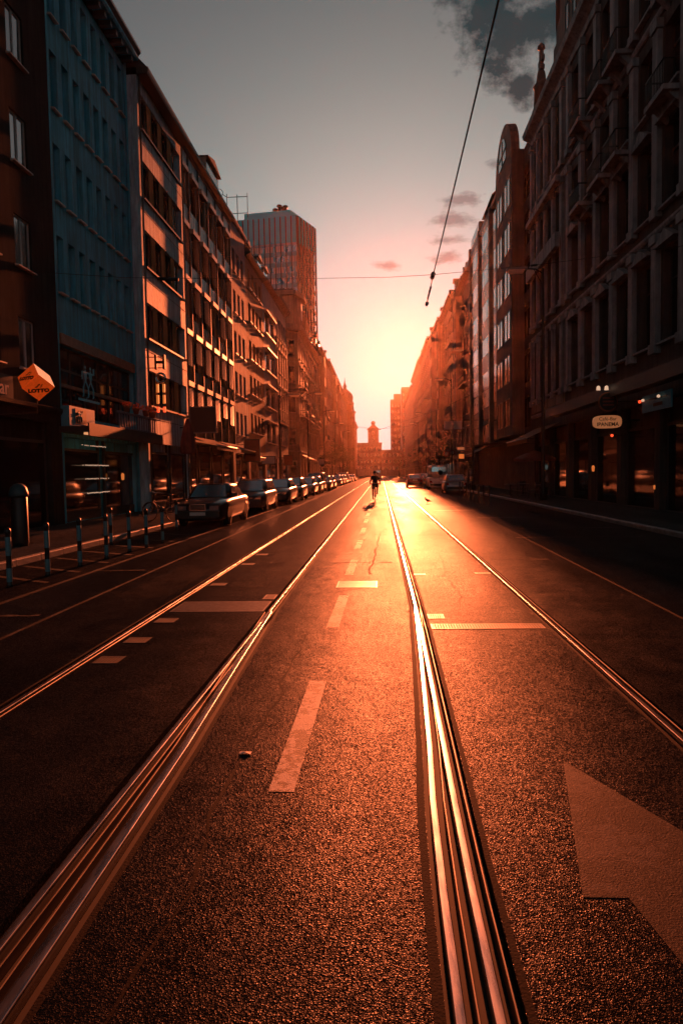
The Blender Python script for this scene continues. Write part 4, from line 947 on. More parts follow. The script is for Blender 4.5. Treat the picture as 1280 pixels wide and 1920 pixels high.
mat('skin', (0.36, 0.2, 0.14), 0.5, 0, 0.1, 8); mat('hair', (0.02, 0.014, 0.01), 0.6, 0, 0.2, 30)
mat('shirt', (0.03, 0.022, 0.028), 0.85, 0, 0.2, 9); mat('shorts', (0.035, 0.028, 0.03), 0.85, 0, 0.2, 9); mat('shoe', (0.05, 0.04, 0.04), 0.6, 0, 0.1)
mat('feather', (0.07, 0.07, 0.08), 0.7, 0, 0.3, 30)
mat('lotto_box', (0.75, 0.12, 0.02), 0.45, 0, 0.35, 5, emit=((1.0, 0.09, 0.008), 0.17))
mat('lotto_lit_side', (0.85, 0.55, 0.35), 0.45, 0, 0.1, 5, emit=((1.0, 0.42, 0.2), 0.3))  # lit side of the cube: light put into a paler colour and emission
mat('sign_black', (0.01, 0.01, 0.01), 0.5, 0, 0)
mat('sign_teal', (0.06, 0.22, 0.28), 0.5, 0, 0.2, 4, emit=((0.05, 0.22, 0.30), 0.008))
mat('sign_teal_glow', (0.10, 0.35, 0.42), 0.5, 0, 0.1, 4, emit=((0.06, 0.30, 0.40), 0.015))
mat('neon_amber', (0.8, 0.3, 0.1), 0.4, 0, 0, emit=((1.0, 0.25, 0.05), 0.3))
mat('letters_dim', (0.5, 0.2, 0.14), 0.5, 0, 0, emit=((1.0, 0.25, 0.12), 0.06))
mat('lamp_warm', (0.9, 0.6, 0.4), 0.4, 0, 0, emit=((1.0, 0.42, 0.17), 0.4))
mat('lamp_bulb', (0.9, 0.7, 0.5), 0.4, 0, 0, emit=((1.0, 0.62, 0.4), 0.35))
mat('oval_face', (0.8, 0.5, 0.3), 0.4, 0, 0.25, 3, emit=((1.0, 0.33, 0.12), 0.13))
mat('red_glow', (0.6, 0.05, 0.02), 0.4, 0, 0, emit=((1.0, 0.07, 0.02), 0.9))
mat('terracotta', (0.30, 0.10, 0.05), 0.8, 0, 0.2, 6); mat('blossom', (0.7, 0.2, 0.08), 0.7, 0, 0.3, 20)
mat('red_cloth', (0.22, 0.06, 0.045), 0.8, 0, 0.2, 4); mat('paper', (0.7, 0.68, 0.65), 0.7, 0, 0.1)
mat('wire', (0.012, 0.012, 0.012), 0.5, 0.3, 0)
mat('copper_wire', (0.55, 0.22, 0.08), 0.35, 1.0, 0)

# ------------------------------------------------------------------ cars (local: +y forward)
SH = {   # kind: (length, width, height, deck profile [(t from rear, z)], cabin base rear/front t, roof rear/front t)
    'sedan': (4.65, 1.74, 1.43, [(0, .62), (.015, .80), (.05, .93), (.2, .97), (.5, .95), (.68, .94), (.80, .90), (.95, .80), (.985, .72), (1, .55)], (.14, .70), (.30, .56)),
    'modern': (4.6, 1.80, 1.46, [(0, .60), (.015, .82), (.05, .98), (.2, 1.0), (.5, .97), (.70, .96), (.82, .90), (.95, .76), (.985, .66), (1, .50)], (.06, .76), (.26, .54)),
    'hatch': (4.1, 1.75, 1.48, [(0, .55), (.015, .85), (.04, .96), (.2, .98), (.5, .96), (.72, .95), (.84, .90), (.95, .76), (.985, .66), (1, .50)], (.02, .78), (.12, .54)),
    'wagon': (4.6, 1.80, 1.50, [(0, .55), (.012, .85), (.03, .95), (.2, .98), (.5, .96), (.72, .95), (.84, .90), (.95, .78), (.985, .68), (1, .52)], (.02, .76), (.08, .55)),
    'mpv': (4.6, 1.85, 1.82, [(0, .6), (.012, .9), (.03, 1.0), (.2, 1.02), (.5, 1.0), (.78, 1.0), (.86, .95), (.95, .82), (.985, .72), (1, .55)], (.015, .84), (.05, .62)),
    'van': (5.0, 1.98, 2.35, [(0, .7), (.008, 1.1), (.02, 1.2), (.2, 1.2), (.5, 1.2), (.84, 1.15), (.90, 1.08), (.96, .92), (.985, .8), (1, .6)], (.006, .90), (.016, .72)),
}
CARM = {}
def car_meshes(kind):
    if kind in CARM: return CARM[kind]
    L_, W_c, H_, deck, (b0, b1), (r0, r1) = SH[kind]
    w = W_c / 2; M = {}
    def ywid(t): return w * (1 - 0.16 * max(0, (t - 0.86) / 0.14) ** 2 - 0.12 * max(0, (0.10 - t) / 0.10) ** 2)
    rows = []
    for t, z in deck:
        y = (t - 0.5) * L_; hw = ywid(t); zb = 0.20 + (0.10 if t in (0, 1) else 0)
        half = [(0.78 * hw, zb), (0.94 * hw, zb + 0.05), (hw, zb + 0.2), (hw, zb + (z - zb) * 0.6), (0.975 * hw, z - (z - zb) * 0.14), (0.90 * hw, z - 0.012), (0.5 * hw, z + 0.012)]
        rows.append([(x, y, zz) for x, zz in half] + [(-x, y, zz) for x, zz in reversed(half)])
    M['body'] = MB().grid(rows, 0, True, True, True)
    zc = 0.93 if kind != 'van' else 1.16
    def P(tz, s, u):      # point on the cabin: tz 0 base..1 roof, s lateral -1..1, u 0 rear..1 front
        yr = ((b0 + (r0 - b0) * tz) - 0.5) * L_; yf = ((b1 + (r1 - b1) * tz) - 0.5) * L_
        hw = w * (0.90 + ((0.70 if kind not in ('van', 'mpv') else 0.84) - 0.90) * tz ** 1.2)
        return Vector((s * hw, yr + (yf - yr) * u, zc + (H_ - zc) * tz))
    rows = []
    for tz in (0, 0.5, 0.86, 0.97, 1.0):
        k = 1.0 if tz < 0.9 else (0.97 if tz < 1 else 0.86)
        tt = min(tz, 1.0)
        ring = [P(tt, s, u) for s, u in ((0.6, 1), (0.92, 0.97), (1, 0.9), (1, 0.5), (1, 0.1), (0.93, 0.02), (0.6, 0), (-0.6, 0), (-0.93, 0.02), (-1, 0.1), (-1, 0.5), (-1, 0.9), (-0.92, 0.97), (-0.6, 1))]
        c = sum(ring, Vector()) / len(ring)
        rows.append([(c.x + (p.x - c.x) * k, c.y + (p.y - c.y) * (k if tz < 1 else 0.94), p.z) for p in ring])
    M['cabin'] = MB().grid(rows, 0, True, True, True)
    def quad(a, b, c, d, off): n = (b - a).cross(d - a).normalized(); return MB().face([p + n * off for p in (a, b, c, d)])
    fn = lambda s, tz, e: P(tz, s, e)
    o_ = 0.016
    M['windscreen'] = MB().face([p + Vector((0, o_ * 1.6, o_)) for p in (P(.06, -.82, 1), P(.06, .82, 1), P(.86, .80, 1), P(.86, -.80, 1))])
    M['rear_window'] = MB().face([p + Vector((0, -o_ * 1.6, o_)) for p in (P(.12 if kind != 'van' else .45, -.8, 0), P(.12 if kind != 'van' else .45, .8, 0), P(.84, .78, 0), P(.84, -.78, 0))])
    for s, nm in ((1, 'sr'), (-1, 'sl')):
        for i, (ua, ub) in enumerate(((.54, .90), (.14, .50)) if kind != 'van' else ((.72, .93),)):
            M['%s%d' % (nm, i)] = MB().face([p + Vector((s * 0.016, 0, 0.002)) for p in (P(.08, s, ua), P(.08, s, ub), P(.84, s, ub * (1 if ub < .8 else .985)), P(.84, s, ua))])
    out = dict(dim=(L_, W_c, H_, w, zc))
    out['body'] = {}
    out['M'] = M; out['P'] = P; CARM[kind] = out
    return out
WH = {}
def car(label, kind, paint, x, yfront, facing, group, lights='round', front=True, mesh_cache={}):
    C = car_meshes(kind); L_, W_c, H_, w, zc = C['dim']; M = C['M']; P = C['P']
    y = yfront + L_ / 2
    t = thing('parked_car' if group and 'parked' in group else 'car', label, 'van' if kind == 'van' else 'car', (x, y, 0.0), R(180) if facing == 'near' else 0.0, group)
    def mesh(k, m):
        key = (kind, k, m)
        if key not in mesh_cache: mesh_cache[key] = M[k].mesh(k, m)
        return mesh_cache[key]
    body = place(mesh('body', paint), 'body', t)
    place(mesh('cabin', paint), 'cabin', t)
    place(mesh('windscreen', 'car_glass'), 'windscreen', t); place(mesh('rear_window', 'car_glass'), 'rear_window', t)
    for k in M:
        if k[:2] in ('sr', 'sl'): place(mesh(k, 'car_glass'), 'side_window', t)
    wr = 0.31 if kind != 'van' else 0.34
    if wr not in WH:
        n = 20
        ty = MB(); rows = [[(xx, r * math.cos(2 * math.pi * j / n), r * math.sin(2 * math.pi * j / n)) for j in range(n)] for xx, r in ((-.1, wr * .66), (-.1, wr * .94), (-.07, wr), (.07, wr), (.1, wr * .94), (.1, wr * .66))]
        ty.grid(rows, 0, True, True, False)
        rm = MB(); rows = [[(xx, r * math.cos(2 * math.pi * j / n), r * math.sin(2 * math.pi * j / n)) for j in range(n)] for xx, r in ((.06, .01), (.075, wr * .2), (.045, wr * .5), (.09, wr * .66), (-.09, wr * .66))]
        rm.grid(rows, 0, True, True, True)
        WH[wr] = (ty.mesh('tyre', 'tyre'), rm.mesh('rim', 'rim_alloy'))
    for s in (1, -1):
        for fy in (0.30, -0.30):
            wl = place(WH[wr][0], 'wheel', t, (s * (w - 0.105), fy * L_, wr), (0, 0, 0 if s > 0 else math.pi)); place(WH[wr][1], 'rim', wl)
            MB().prism([((wr + .05) * math.cos(math.pi * k / 10), wr + (wr + .05) * math.sin(math.pi * k / 10)) for k in range(11)], 0, 0.012, 0, 'x').build('arch_shade', 'trim', t, (s * (w - 0.002) - (0.006), fy * L_, 0))  # dark half disc set in for the shaded gap round the wheel
    zb = 0.34; yf = L_ / 2; m_ = MB()
    MB().box(-w * .84, w * .84, yf - 0.10, yf + 0.045, zb, zb + 0.20).build('front_bumper', 'trim' if kind == 'sedan' else paint, t)
    MB().box(-w * .84, w * .84, -yf - 0.045, -yf + 0.10, zb, zb + 0.22).build('rear_bumper', 'trim', t)
    for s in (1, -1):
        if kind == 'sedan': MB().box(s * w * .46, s * w * .80, yf - 0.10, yf + 0.012, .58, .72).build('headlight', 'lens', t)
        else: MB().prism([(s * w * .48, .60), (s * w * .84, .63), (s * w * .84, .76), (s * w * .60, .71)], yf - 0.22, yf - 0.005).build('headlight', 'lens', t)
        MB().prism([(s * w * .62, .66), (s * w * .90, .66), (s * w * .90, .86), (s * w * .70, .84)], -yf - 0.012, -yf + 0.2).build('tail_light', 'tail_red', t)
        mr = MB().box(s * (w * .96), s * (w + 0.17), 0, 0.09, 0, 0.13).build('wing_mirror', paint, t, (0, L_ * 0.18 if kind != 'van' else L_ * .3, zc + 0.05))
    if kind == 'sedan':
        g = MB().box(-.27, .27, yf - 0.06, yf + 0.02, .56, .585).box(-.27, .27, yf - 0.06, yf + 0.02, .745, .775).box(-.27, -.245, yf - 0.06, yf + 0.02, .586, .744).box(.245, .27, yf - 0.06, yf + 0.02, .586, .744).build('grille', 'chrome', t)
        MB().box(-.244, .244, yf - 0.05, yf - 0.01, .586, .744).build('grille_back', 'trim', g)
        for k in range(3): MB().box(-.244, .244, yf - 0.009, yf + 0.008, .618 + .04 * k, .624 + .04 * k).build('grille_bar', 'chrome', g)
    else:
        MB().box(-.36, .36, yf - 0.06, yf + 0.006, .56, .66).box(-.4, .4, yf - 0.05, yf + 0.012, .665, .68, 1).build('grille', ['trim', 'chrome'], t)
    MB().box(-.26, .26, yf + 0.046, yf + 0.056, .40, .51).build('number_plate', 'plate_white', t)
    MB().box(-.26, .26, -yf - 0.056, -yf - 0.046, .42 + (.35 if kind != 'sedan' else 0), .53 + (.35 if kind != 'sedan' else 0)).build('number_plate', 'plate_white', t)
    if kind == 'van':
        MB().box(-.012, .012, -yf - 0.022, -yf - 0.004, .6, 2.15).build('door_seam', 'trim', t)
        MB().lathe([(0.02, 0), (0.24, 0.0), (0.24, 0.012), (0.02, 0.014)], (0, 0, 0), 20).build('door_emblem', 'trim', t, (0.12, -yf - 0.02, 1.62), (R(90), 0, 0))
    else:
        MB().tube([(-.5, yf * .36, zc + .035), (-.05, yf * .37, zc + .06)], 0.012, 5).tube([(.05, yf * .36, zc + .035), (.5, yf * .37, zc + .06)], 0.012, 5).build('wiper', 'trim', t)
    return t
gl, gr = 'cars parked along the left kerb', 'cars parked along the right kerb'
for (lab, kind, pnt, x, yf) in (
    ('black saloon with chrome grille, nearest of the parked cars on the left', 'sedan', 'paint_black', -6.08, 22.3),
    ('dark estate parked second, just behind the black saloon', 'wagon', 'paint_anthracite', -6.2, 30.6),
    ('dark blue saloon parked third in the left row', 'modern', 'paint_navy', -6.05, 38.0),
    ('black hatchback parked fourth, hidden mostly by the blue saloon', 'hatch', 'paint_black', -5.95, 43.6),
    ('silver grey saloon parked fifth in the left row', 'modern', 'paint_grey', -6.1, 52.6),
    ('black hatchback parked sixth, before the tall people carrier', 'hatch', 'paint_anthracite', -6.05, 58.0),
    ('tall grey people carrier parked seventh in the left row', 'mpv', 'paint_grey', -6.25, 63.2),
    ('dark hatchback parked right behind the tall people carrier', 'hatch', 'paint_black', -6.0, 69.2),
    ('dark saloon, last parked before the side street', 'modern', 'paint_navy', -6.0, 74.6),
    ('black estate, first parked beyond the side street', 'wagon', 'paint_black', -6.3, 92.0),
    ('silver car, second parked beyond the side street', 'hatch', 'paint_silver', -6.2, 98.5),
    ('dark car, third parked beyond the side street', 'modern', 'paint_anthracite', -6.2, 104.5),
    ('pale people carrier, fourth parked beyond the side street', 'mpv', 'paint_silver', -6.3, 111.0),
    ('dark car, fifth parked beyond the side street', 'hatch', 'paint_navy', -6.2, 118.0),
    ('pale car, sixth parked beyond the side street', 'modern', 'paint_silver', -6.2, 128.0),
    ('farthest parked car on the left, in the glare', 'wagon', 'paint_grey', -6.2, 142.0)):
    car(lab, kind, pnt, x, yf, 'near', gl)
for (lab, kind, pnt, x, yf) in (
    ('silver hatchback seen from behind beside the dark posts', 'hatch', 'paint_silver', 5.75, 52.6),
    ('dark car parked beyond the white van, first of three', 'modern', 'paint_anthracite', 6.2, 86.0),
    ('pale car parked beyond the white van, second of three', 'wagon', 'paint_silver', 6.2, 95.0),
    ('grey car parked beyond the white van, third of three', 'hatch', 'paint_grey', 6.2, 108.0)):
    car(lab, kind, pnt, x, yf, 'far', gr)
car('white panel van with round emblem parked ahead of the silver hatchback', 'van', 'paint_whitevan', 5.55, 66.0, 'far', gr)
car('dark red saloon driving away beside the right track', 'modern', 'paint_redcar', 3.75, 76.0, 'far', None)
car('pale delivery van far down the street beyond the cyclist', 'van', 'paint_whitevan', -0.9, 165.0, 'far', None)

# ------------------------------------------------------------------ bicycles and the rider
def bicycle(label, loc, rz, lean=0.0, tag_group=None):
    t = thing('bicycle', label, 'bicycle', loc, rz); t.rotation_euler = (0, lean, rz)
    n = 28
    for y, nm in ((-0.52, 'rear_wheel'), (0.52, 'front_wheel')):
        tw_ = MB().tube([(0, y + 0.33 * math.cos(2 * math.pi * k / n), 0.35 + 0.33 * math.sin(2 * math.pi * k / n)) for k in range(n + 1)], 0.02, 6, caps=False).build('wheel', 'tyre', t)
        sp = MB()
        for k in range(14): sp.tube([(0, y, 0.35), (0, y + 0.31 * math.cos(2 * math.pi * k / 14), 0.35 + 0.31 * math.sin(2 * math.pi * k / 14))], 0.003, 4)
        sp.tube([(-.05, y, .35), (.05, y, .35)], 0.022, 8); sp.build('spokes', 'chrome', tw_)
        MB().grid([[(sx, y + 0.365 * math.cos(a), 0.35 + 0.365 * math.sin(a)) for sx in (-.025, .025)] for a in [R(20 + 14 * k) for k in range(11)]], 0, True).build('mudguard', 'dark_metal', t)
    MB().tube([(0, -.12, .30), (0, -.25, .92)], 0.018).tube([(0, -.12, .30), (0, .40, .78)], 0.019).tube([(0, -.21, .80), (0, .36, .88)], 0.017).tube([(0, .41, .72), (0, .33, 1.0)], 0.018).tube([(.05, -.52, .35), (.02, -.12, .30)], 0.012).tube([(-.05, -.52, .35), (-.02, -.12, .30)], 0.012).tube([(.05, -.52, .35), (.02, -.22, .82)], 0.010).tube([(-.05, -.52, .35), (-.02, -.22, .82)], 0.010).tube([(.05, .52, .35), (.03, .41, .74)], 0.012).tube([(-.05, .52, .35), (-.03, .41, .74)], 0.012).build('frame', 'dark_metal', t)
    MB().tube([(-.30, .22, 1.04), (-.2, .34, 1.05), (0, .34, 1.03), (.2, .34, 1.05), (.30, .22, 1.04)], 0.014).build('handlebar', 'chrome', t)
    MB().lathe([(0.02, 0), (.12, .02), (.11, .06), (.02, .075)], (0, -.29, .92), 12).prism([(-.03, .93), (.03, .93), (.03, .98), (-.03, .98)], -.2, -.05).build('saddle', 'trim', t)
    MB().tube([(.06, -.12, .30), (.06, -.07, .46)], .012).tube([(.06, -.07, .46), (.15, -.07, .46)], .014).tube([(-.06, -.12, .30), (-.06, -.17, .14)], .012).tube([(-.06, -.17, .14), (-.15, -.17, .14)], .014).tube([(-.06, -.12, .30), (.06, -.12, .30)], .02).build('crank', 'chrome', t)
    MB().box(-.04, .04, -.92, -.86, .52, .58).build('rear_light', 'tail_red', t)
    return t
bicycle('bicycle ridden down the street between the tracks', (-0.36, 40.6, 0.0), 0.0)
def skin_body(name, m, parent, V_, E_, rad, sub=2, loc=(0, 0, 0)):
    me = bpy.data.meshes.new(name); me.from_pydata(V_, E_, []); me.materials.append(MATS[m])
    o = place(me, name, parent, loc)
    md = o.modifiers.new('skin', 'SKIN'); md.use_smooth_shade = True
    for i, r in enumerate(rad):
        sv = me.skin_vertices[0].data[i]; sv.radius = (r, r) if not isinstance(r, tuple) else r; sv.use_root = (i == 0)
    ms = o.modifiers.new('sub', 'SUBSURF'); ms.levels = sub; ms.render_levels = sub
    return o
def ensure_skin(V_, E_, rad, name, m, parent):
    me = bpy.data.meshes.new(name); me.from_pydata(V_, E_, []); me.materials.append(MATS[m])
    bm = bmesh.new(); bm.from_mesh(me); ly = bm.verts.layers.skin.verify()
    for i, v in enumerate(bm.verts):
        r = rad[i]; v[ly].radius = r if isinstance(r, tuple) else (r, r); v[ly].use_root = (i == 0)
    bm.to_mesh(me); bm.free()
    o = place(me, name, parent)
    md = o.modifiers.new('skin', 'SKIN'); md.use_smooth_shade = True
    ms = o.modifiers.new('sub', 'SUBSURF'); ms.levels = 2; ms.render_levels = 2
    return o
pr_ = thing('person', 'rider in dark T-shirt and shorts cycling away between the tracks', 'person', (-0.36, 40.6, 0.0))
BV = [(0, -.27, 1.06), (0, -.20, 1.22), (0, -.10, 1.40), (0, -.03, 1.52), (0, .01, 1.60), (0, .03, 1.70), (0, .03, 1.80),
      (.17, -.08, 1.47), (.27, .04, 1.24), (.30, .18, 1.08), (-.17, -.08, 1.47), (-.27, .04, 1.24), (-.30, .18, 1.08),
      (.10, -.24, 1.0), (.13, .14, .82), (.12, -.06, .53), (.12, .05, .48), (-.10, -.24, 1.0), (-.13, .10, .64), (-.13, -.17, .24), (-.13, -.05, .17)]
BE = [(0, 1), (1, 2), (2, 3), (3, 4), (4, 5), (5, 6), (2, 7), (7, 8), (8, 9), (2, 10), (10, 11), (11, 12), (0, 13), (13, 14), (14, 15), (15, 16), (0, 17), (17, 18), (18, 19), (19, 20)]
BR = [(.15, .11), (.14, .10), (.16, .10), (.09, .08), .055, (.085, .095), (.06, .07), .062, .046, .033, .062, .046, .033, .09, .066, .04, .035, .09, .066, .04, .035]
ensure_skin(BV, BE, BR, 'body', 'skin', pr_)
SV = [BV[i] for i in (0, 1, 2, 3, 7, 8, 10, 11)]
SV[5] = (.235, -.01, 1.32); SV[7] = (-.235, -.01, 1.32)
ensure_skin([(0, -.27, 1.08)] + SV[1:], [(0, 1), (1, 2), (2, 3), (2, 4), (4, 5), (2, 6), (6, 7)], [(.178, .13), (.168, .125), (.188, .125), (.10, .09), .085, .075, .085, .075], 'shirt', 'shirt', pr_)
ensure_skin([(0, -.27, 1.05), (.10, -.22, 1.0), (.13, .06, .86), (-.10, -.22, 1.0), (-.125, .02, .74)], [(0, 1), (1, 2), (0, 3), (3, 4)], [(.18, .13), .115, .095, .115, .095], 'shorts', 'shorts', pr_)
MB().lathe([(.03, -.02), (.1, .0), (.108, .05), (.1, .1), (.06, .145), (.01, .155)], (0, .022, 1.70), 12).build('hair', 'hair', pr_)
for s in (1, -1):
    MB().box(s * .07, s * .17, -.08 if s > 0 else -.19, .18 if s > 0 else .07, .47 if s > 0 else .145, .54 if s > 0 else .215).build('shoe', 'shoe', pr_)
    h = MB().tube([(s * .30, .16, 1.085), (s * .30, .205, 1.075)], [.032, .038], 8)
    for k in range(4): h.tube([(s * (.275 + .018 * k), .205, 1.085), (s * (.275 + .018 * k), .245 - .004 * abs(k - 1), 1.075), (s * (.275 + .018 * k), .25 - .005 * abs(k - 1), 1.04), (s * (.275 + .018 * k), .225, 1.02)], .0095, 6)
    h.tube([(s * .268, .19, 1.07), (s * .255, .215, 1.05), (s * .262, .235, 1.03)], .011, 6)
    h.build('hand', 'skin', pr_)
bicycle('dark bicycle leaning on its stand by the left pavement posts', (-7.75, 23.6, 0.12), R(70), R(8))

# pigeon on the road
pg = thing('pigeon', 'small pigeon standing on the road right of the tracks', 'bird', (2.5, 37.2, 0.004), R(60))
ensure_skin([(0, 0, .17), (0, .10, .22), (0, .15, .30), (0, .165, .34), (0, -.12, .14), (0, -.24, .11)], [(0, 1), (1, 2), (2, 3), (0, 4), (4, 5)], [(.075, .07), (.06, .06), .03, .033, (.05, .035), (.035, .012)], 'body', 'feather', pg)
MB().tube([(.025, .02, .12), (.03, .03, 0)], .008, 5).tube([(-.025, .02, .12), (-.03, .0, 0)], .008, 5).tube([(0, .19, .34), (0, .225, .33)], [.01, .002], 5).build('leg', 'terracotta', pg)
pp = tag(MB().grid([[(-.035 + .024 * i, -.02 + .02 * j, .006 + .004 * ((i * j + i) % 3)) for j in range(3)] for i in range(4)], 0, False).build('paper_scrap', 'paper', None, (-0.86, 4.08, 0)), 'crumpled white paper scrap lying left of the nearest lane dash', 'litter')

# ------------------------------------------------------------------ street furniture
def bollard(label, x, y, white=True, h=0.95, group='banded bollards along the left parking bay', z=0.0):
    t = thing('bollard', label, 'bollard', (x, y, z), 0, group)
    MB().lathe([(.055, 0), (.045, .04), (.042, .05), (.042, h - .1), (.05, h - .09), (.05, h - .05), (.035, h - .01), (.01, h)], (0, 0, 0), 10).build('post', 'black_paint', t)
    if white:
        for z0, z1 in ((.08, .30), (.50, .80)): MB().lathe([(.044, z0), (.0445, z0 + .003), (.0445, z1 - .003), (.044, z1)], (0, 0, 0), 10, caps=False).build('band', 'band_white', t)
    return t
names = ('leftmost', 'second', 'third', 'fourth', 'fifth', 'sixth', 'seventh')
for k, (x, y) in enumerate(((-5.94, 10.5), (-5.89, 11.65), (-5.86, 12.88), (-5.80, 14.02), (-5.78, 15.28), (-5.70, 16.2), (-5.66, 17.3))):
    bollard('%s pale banded bollard from the left edge, beside the parking bay' % names[k], x, y)
bollard('pale banded bollard standing right in front of the black saloon', -6.6, 21.6)
bollard('pale banded bollard set back behind the seven others', -6.9, 17.0)
for k, (x, y) in enumerate(((5.3, 34.0), (5.2, 35.2), (5.15, 36.6), (5.2, 39.0), (5.3, 41.3), (5.4, 43.8), (5.5, 46.6), (5.55, 48.8))):
    bollard(('nearest', 'second', 'third', 'fourth', 'fifth', 'sixth', 'seventh', 'farthest')[k] + ' dark post of the row behind the silver hatchback', x, y, False, 1.0, 'dark posts along the right lane')

def street_lamp(label, x, y, side, h=12.0, arm=0.9, group='street lamps'):
    t = thing('street_lamp', label, 'street lamp', (x, y, 0.118), 0, group); s = side
    MB().lathe([(.20, 0), (.19, .5), (.13, .7), (.11, 1.0), (.095, 4), (.075, h * .7), (.055, h)], (0, 0, 0), 12).build('post', 'dark_metal', t)
    a = MB().tube([(0, 0, h - .25), (s * arm * .4, 0, h - .02), (s * arm, 0, h + .02)], .035, 8).tube([(0, 0, h - .9), (s * arm * .5, 0, h - .05)], .02, 6)
    a.build('arm', 'dark_metal', t)
    hd = MB().prism([(s * (arm - .1), h + .12), (s * (arm + .95), h + .05), (s * (arm + .95), h - .03), (s * (arm - .1), h - .02)], -.17, .17).build('lamp_head', 'gutter', t)
    MB().prism([(s * (arm + .05), h - .031), (s * (arm + .9), h - .035), (s * (arm + .82), h - .21), (s * (arm + .12), h - .19)], -.14, .14).build('diffuser', 'lamp_bowl', hd)
    return t
for k, y in enumerate((36.5, 60, 78, 99, 122, 145)):
    street_lamp(('nearest lamp post on the right, beside the dark stone house', 'second lamp post on the right, by the glazed bays', 'third lamp post on the right pavement', 'fourth lamp post on the right pavement', 'fifth lamp post on the right pavement', 'sixth lamp post on the right pavement')[k], 8.5 if k == 0 else 8.0, y, -1, group='street lamps on the right')
for k, y in enumerate((60.4, 84, 108, 134, 162)):
    street_lamp(('stout dark lamp post on the left before the classical house', 'lamp post on the left at the side street', 'lamp post on the left by the ornate corner house', 'second farthest lamp post on the left', 'farthest lamp post on the left')[k], -8.9, y, 1, 8.6 if k == 0 else 11.5, group='street lamps on the left')

# overhead wires
def wire(name, label, pts, r=0.008, m='wire', parts=()):
    t = thing(name, label, 'wire', (0, 0, 0))
    MB().tube(pts, r, 6).build('cable', m, t)
    for p, d, rr in parts: MB().tube([Vector(p) - Vector(d) / 2, Vector(p) + Vector(d) / 2], [rr * .5, rr, rr, rr * .5][0:2] if False else rr, 8).build('insulator', 'dark_metal', t)
    return t
wire('span_wire', 'thin span wire slung across the street', [(-11.1, 13.6, 6.45), (-8, 13.6, 5.98), (-5.0, 13.55, 5.68), (-2, 13.5, 5.54), (0.2, 13.5, 5.50), (1.05, 13.5, 5.52), (3, 13.6, 5.66), (6, 13.8, 6.0), (10.3, 14.2, 6.6)], 0.0045, 'wire', [((-4.15, 13.54, 5.62), (.42, 0, -.03), .035), ((3.0, 13.6, 5.66), (.12, 0, .01), .02)])
wire('contact_wire', 'dark tram contact wire running overhead to its anchor', [(0.95, -8, 5.62), (0.98, 2, 5.56), (1.02, 8, 5.52), (1.05, 13.5, 5.47), (1.07, 15.6, 5.44)], 0.010, 'wire', [((1.05, 13.5, 5.50), (0, .25, 0), .045), ((1.06, 14.6, 5.46), (0, .9, -.01), .022), ((1.07, 15.5, 5.45), (0, .15, 0), .04)])
wire('feeder_wire', 'orange glinting wire in the upper right corner', [(1.3, -4, 8.2), (2.1, 4.6, 6.2), (2.45, 6.0, 5.45), (3.2, 8.6, 4.9 + .2)], 0.008, 'copper_wire') if False else None
wire('string_wire', 'far span wire strung with small hangers across the street', [(-10.8, 118, 11.2), (-5, 118, 9.6), (0, 118, 9.2), (5, 118, 9.6), (10.5, 118, 11.6)], 0.018, 'wire', [((x, 118, 9.15 + .015 * x * x), (0, 0, .25), .05) for x in (-6, -4, -2, 0, 2, 4, 6)])
wire('span_wire', 'second span wire far down over the tracks, right to left', [(10.5, 62, 9.6), (6, 70, 8.0), (0, 84, 7.0), (-10.8, 100, 9.6)], 0.014, 'wire')
# ------------------------------------------------------------------ roof antenna
t = thing('roof_antenna', 'tall thin television antenna mast on the teal house roof', 'antenna', (-11.7, 30.4, 20.9))
MB().tube([(0, 0, 0), (0, 0, 7.5)], .022, 6).build('mast', 'wire', t)
for k, z in enumerate((1.2, 1.9, 2.6)):
    a = MB().tube([(0, 0, z), (-1.4 + .25 * k, 0, z)], .016, 5)
    for j in range(7 - k): a.tube([(-.2 - .17 * j, -.28, z), (-.2 - .17 * j, .28, z)], .007, 4)
    a.build('antenna_arm', 'wire', t)
t = thing('roof_antenna', 'small ring antenna on the ochre house roof', 'antenna', (-12.2, 60.5, 22.8))
MB().tube([(0, 0, 0), (0, 0, 3.4)], .035, 6).tube([(-.9, 0, 3.2), (.9, 0, 3.2)], .03, 6).tube([(-.9, 0, 1.8), (.9, 0, 1.8)], .03, 6).tube([(-.9, 0, 1.4), (-.9, 0, 3.5)], .03, 6).tube([(.9, 0, 1.4), (.9, 0, 3.5)], .03, 6).tube([(-1.6 + .35 * math.cos(a), 0, 3.6 + .35 * math.sin(a)) for a in [2 * math.pi * k / 12 for k in range(13)]], .03, 5).tube([(-.9, 0, 3.2), (-1.3, 0, 3.5)], .03, 5).build('frame', 'wire', t)

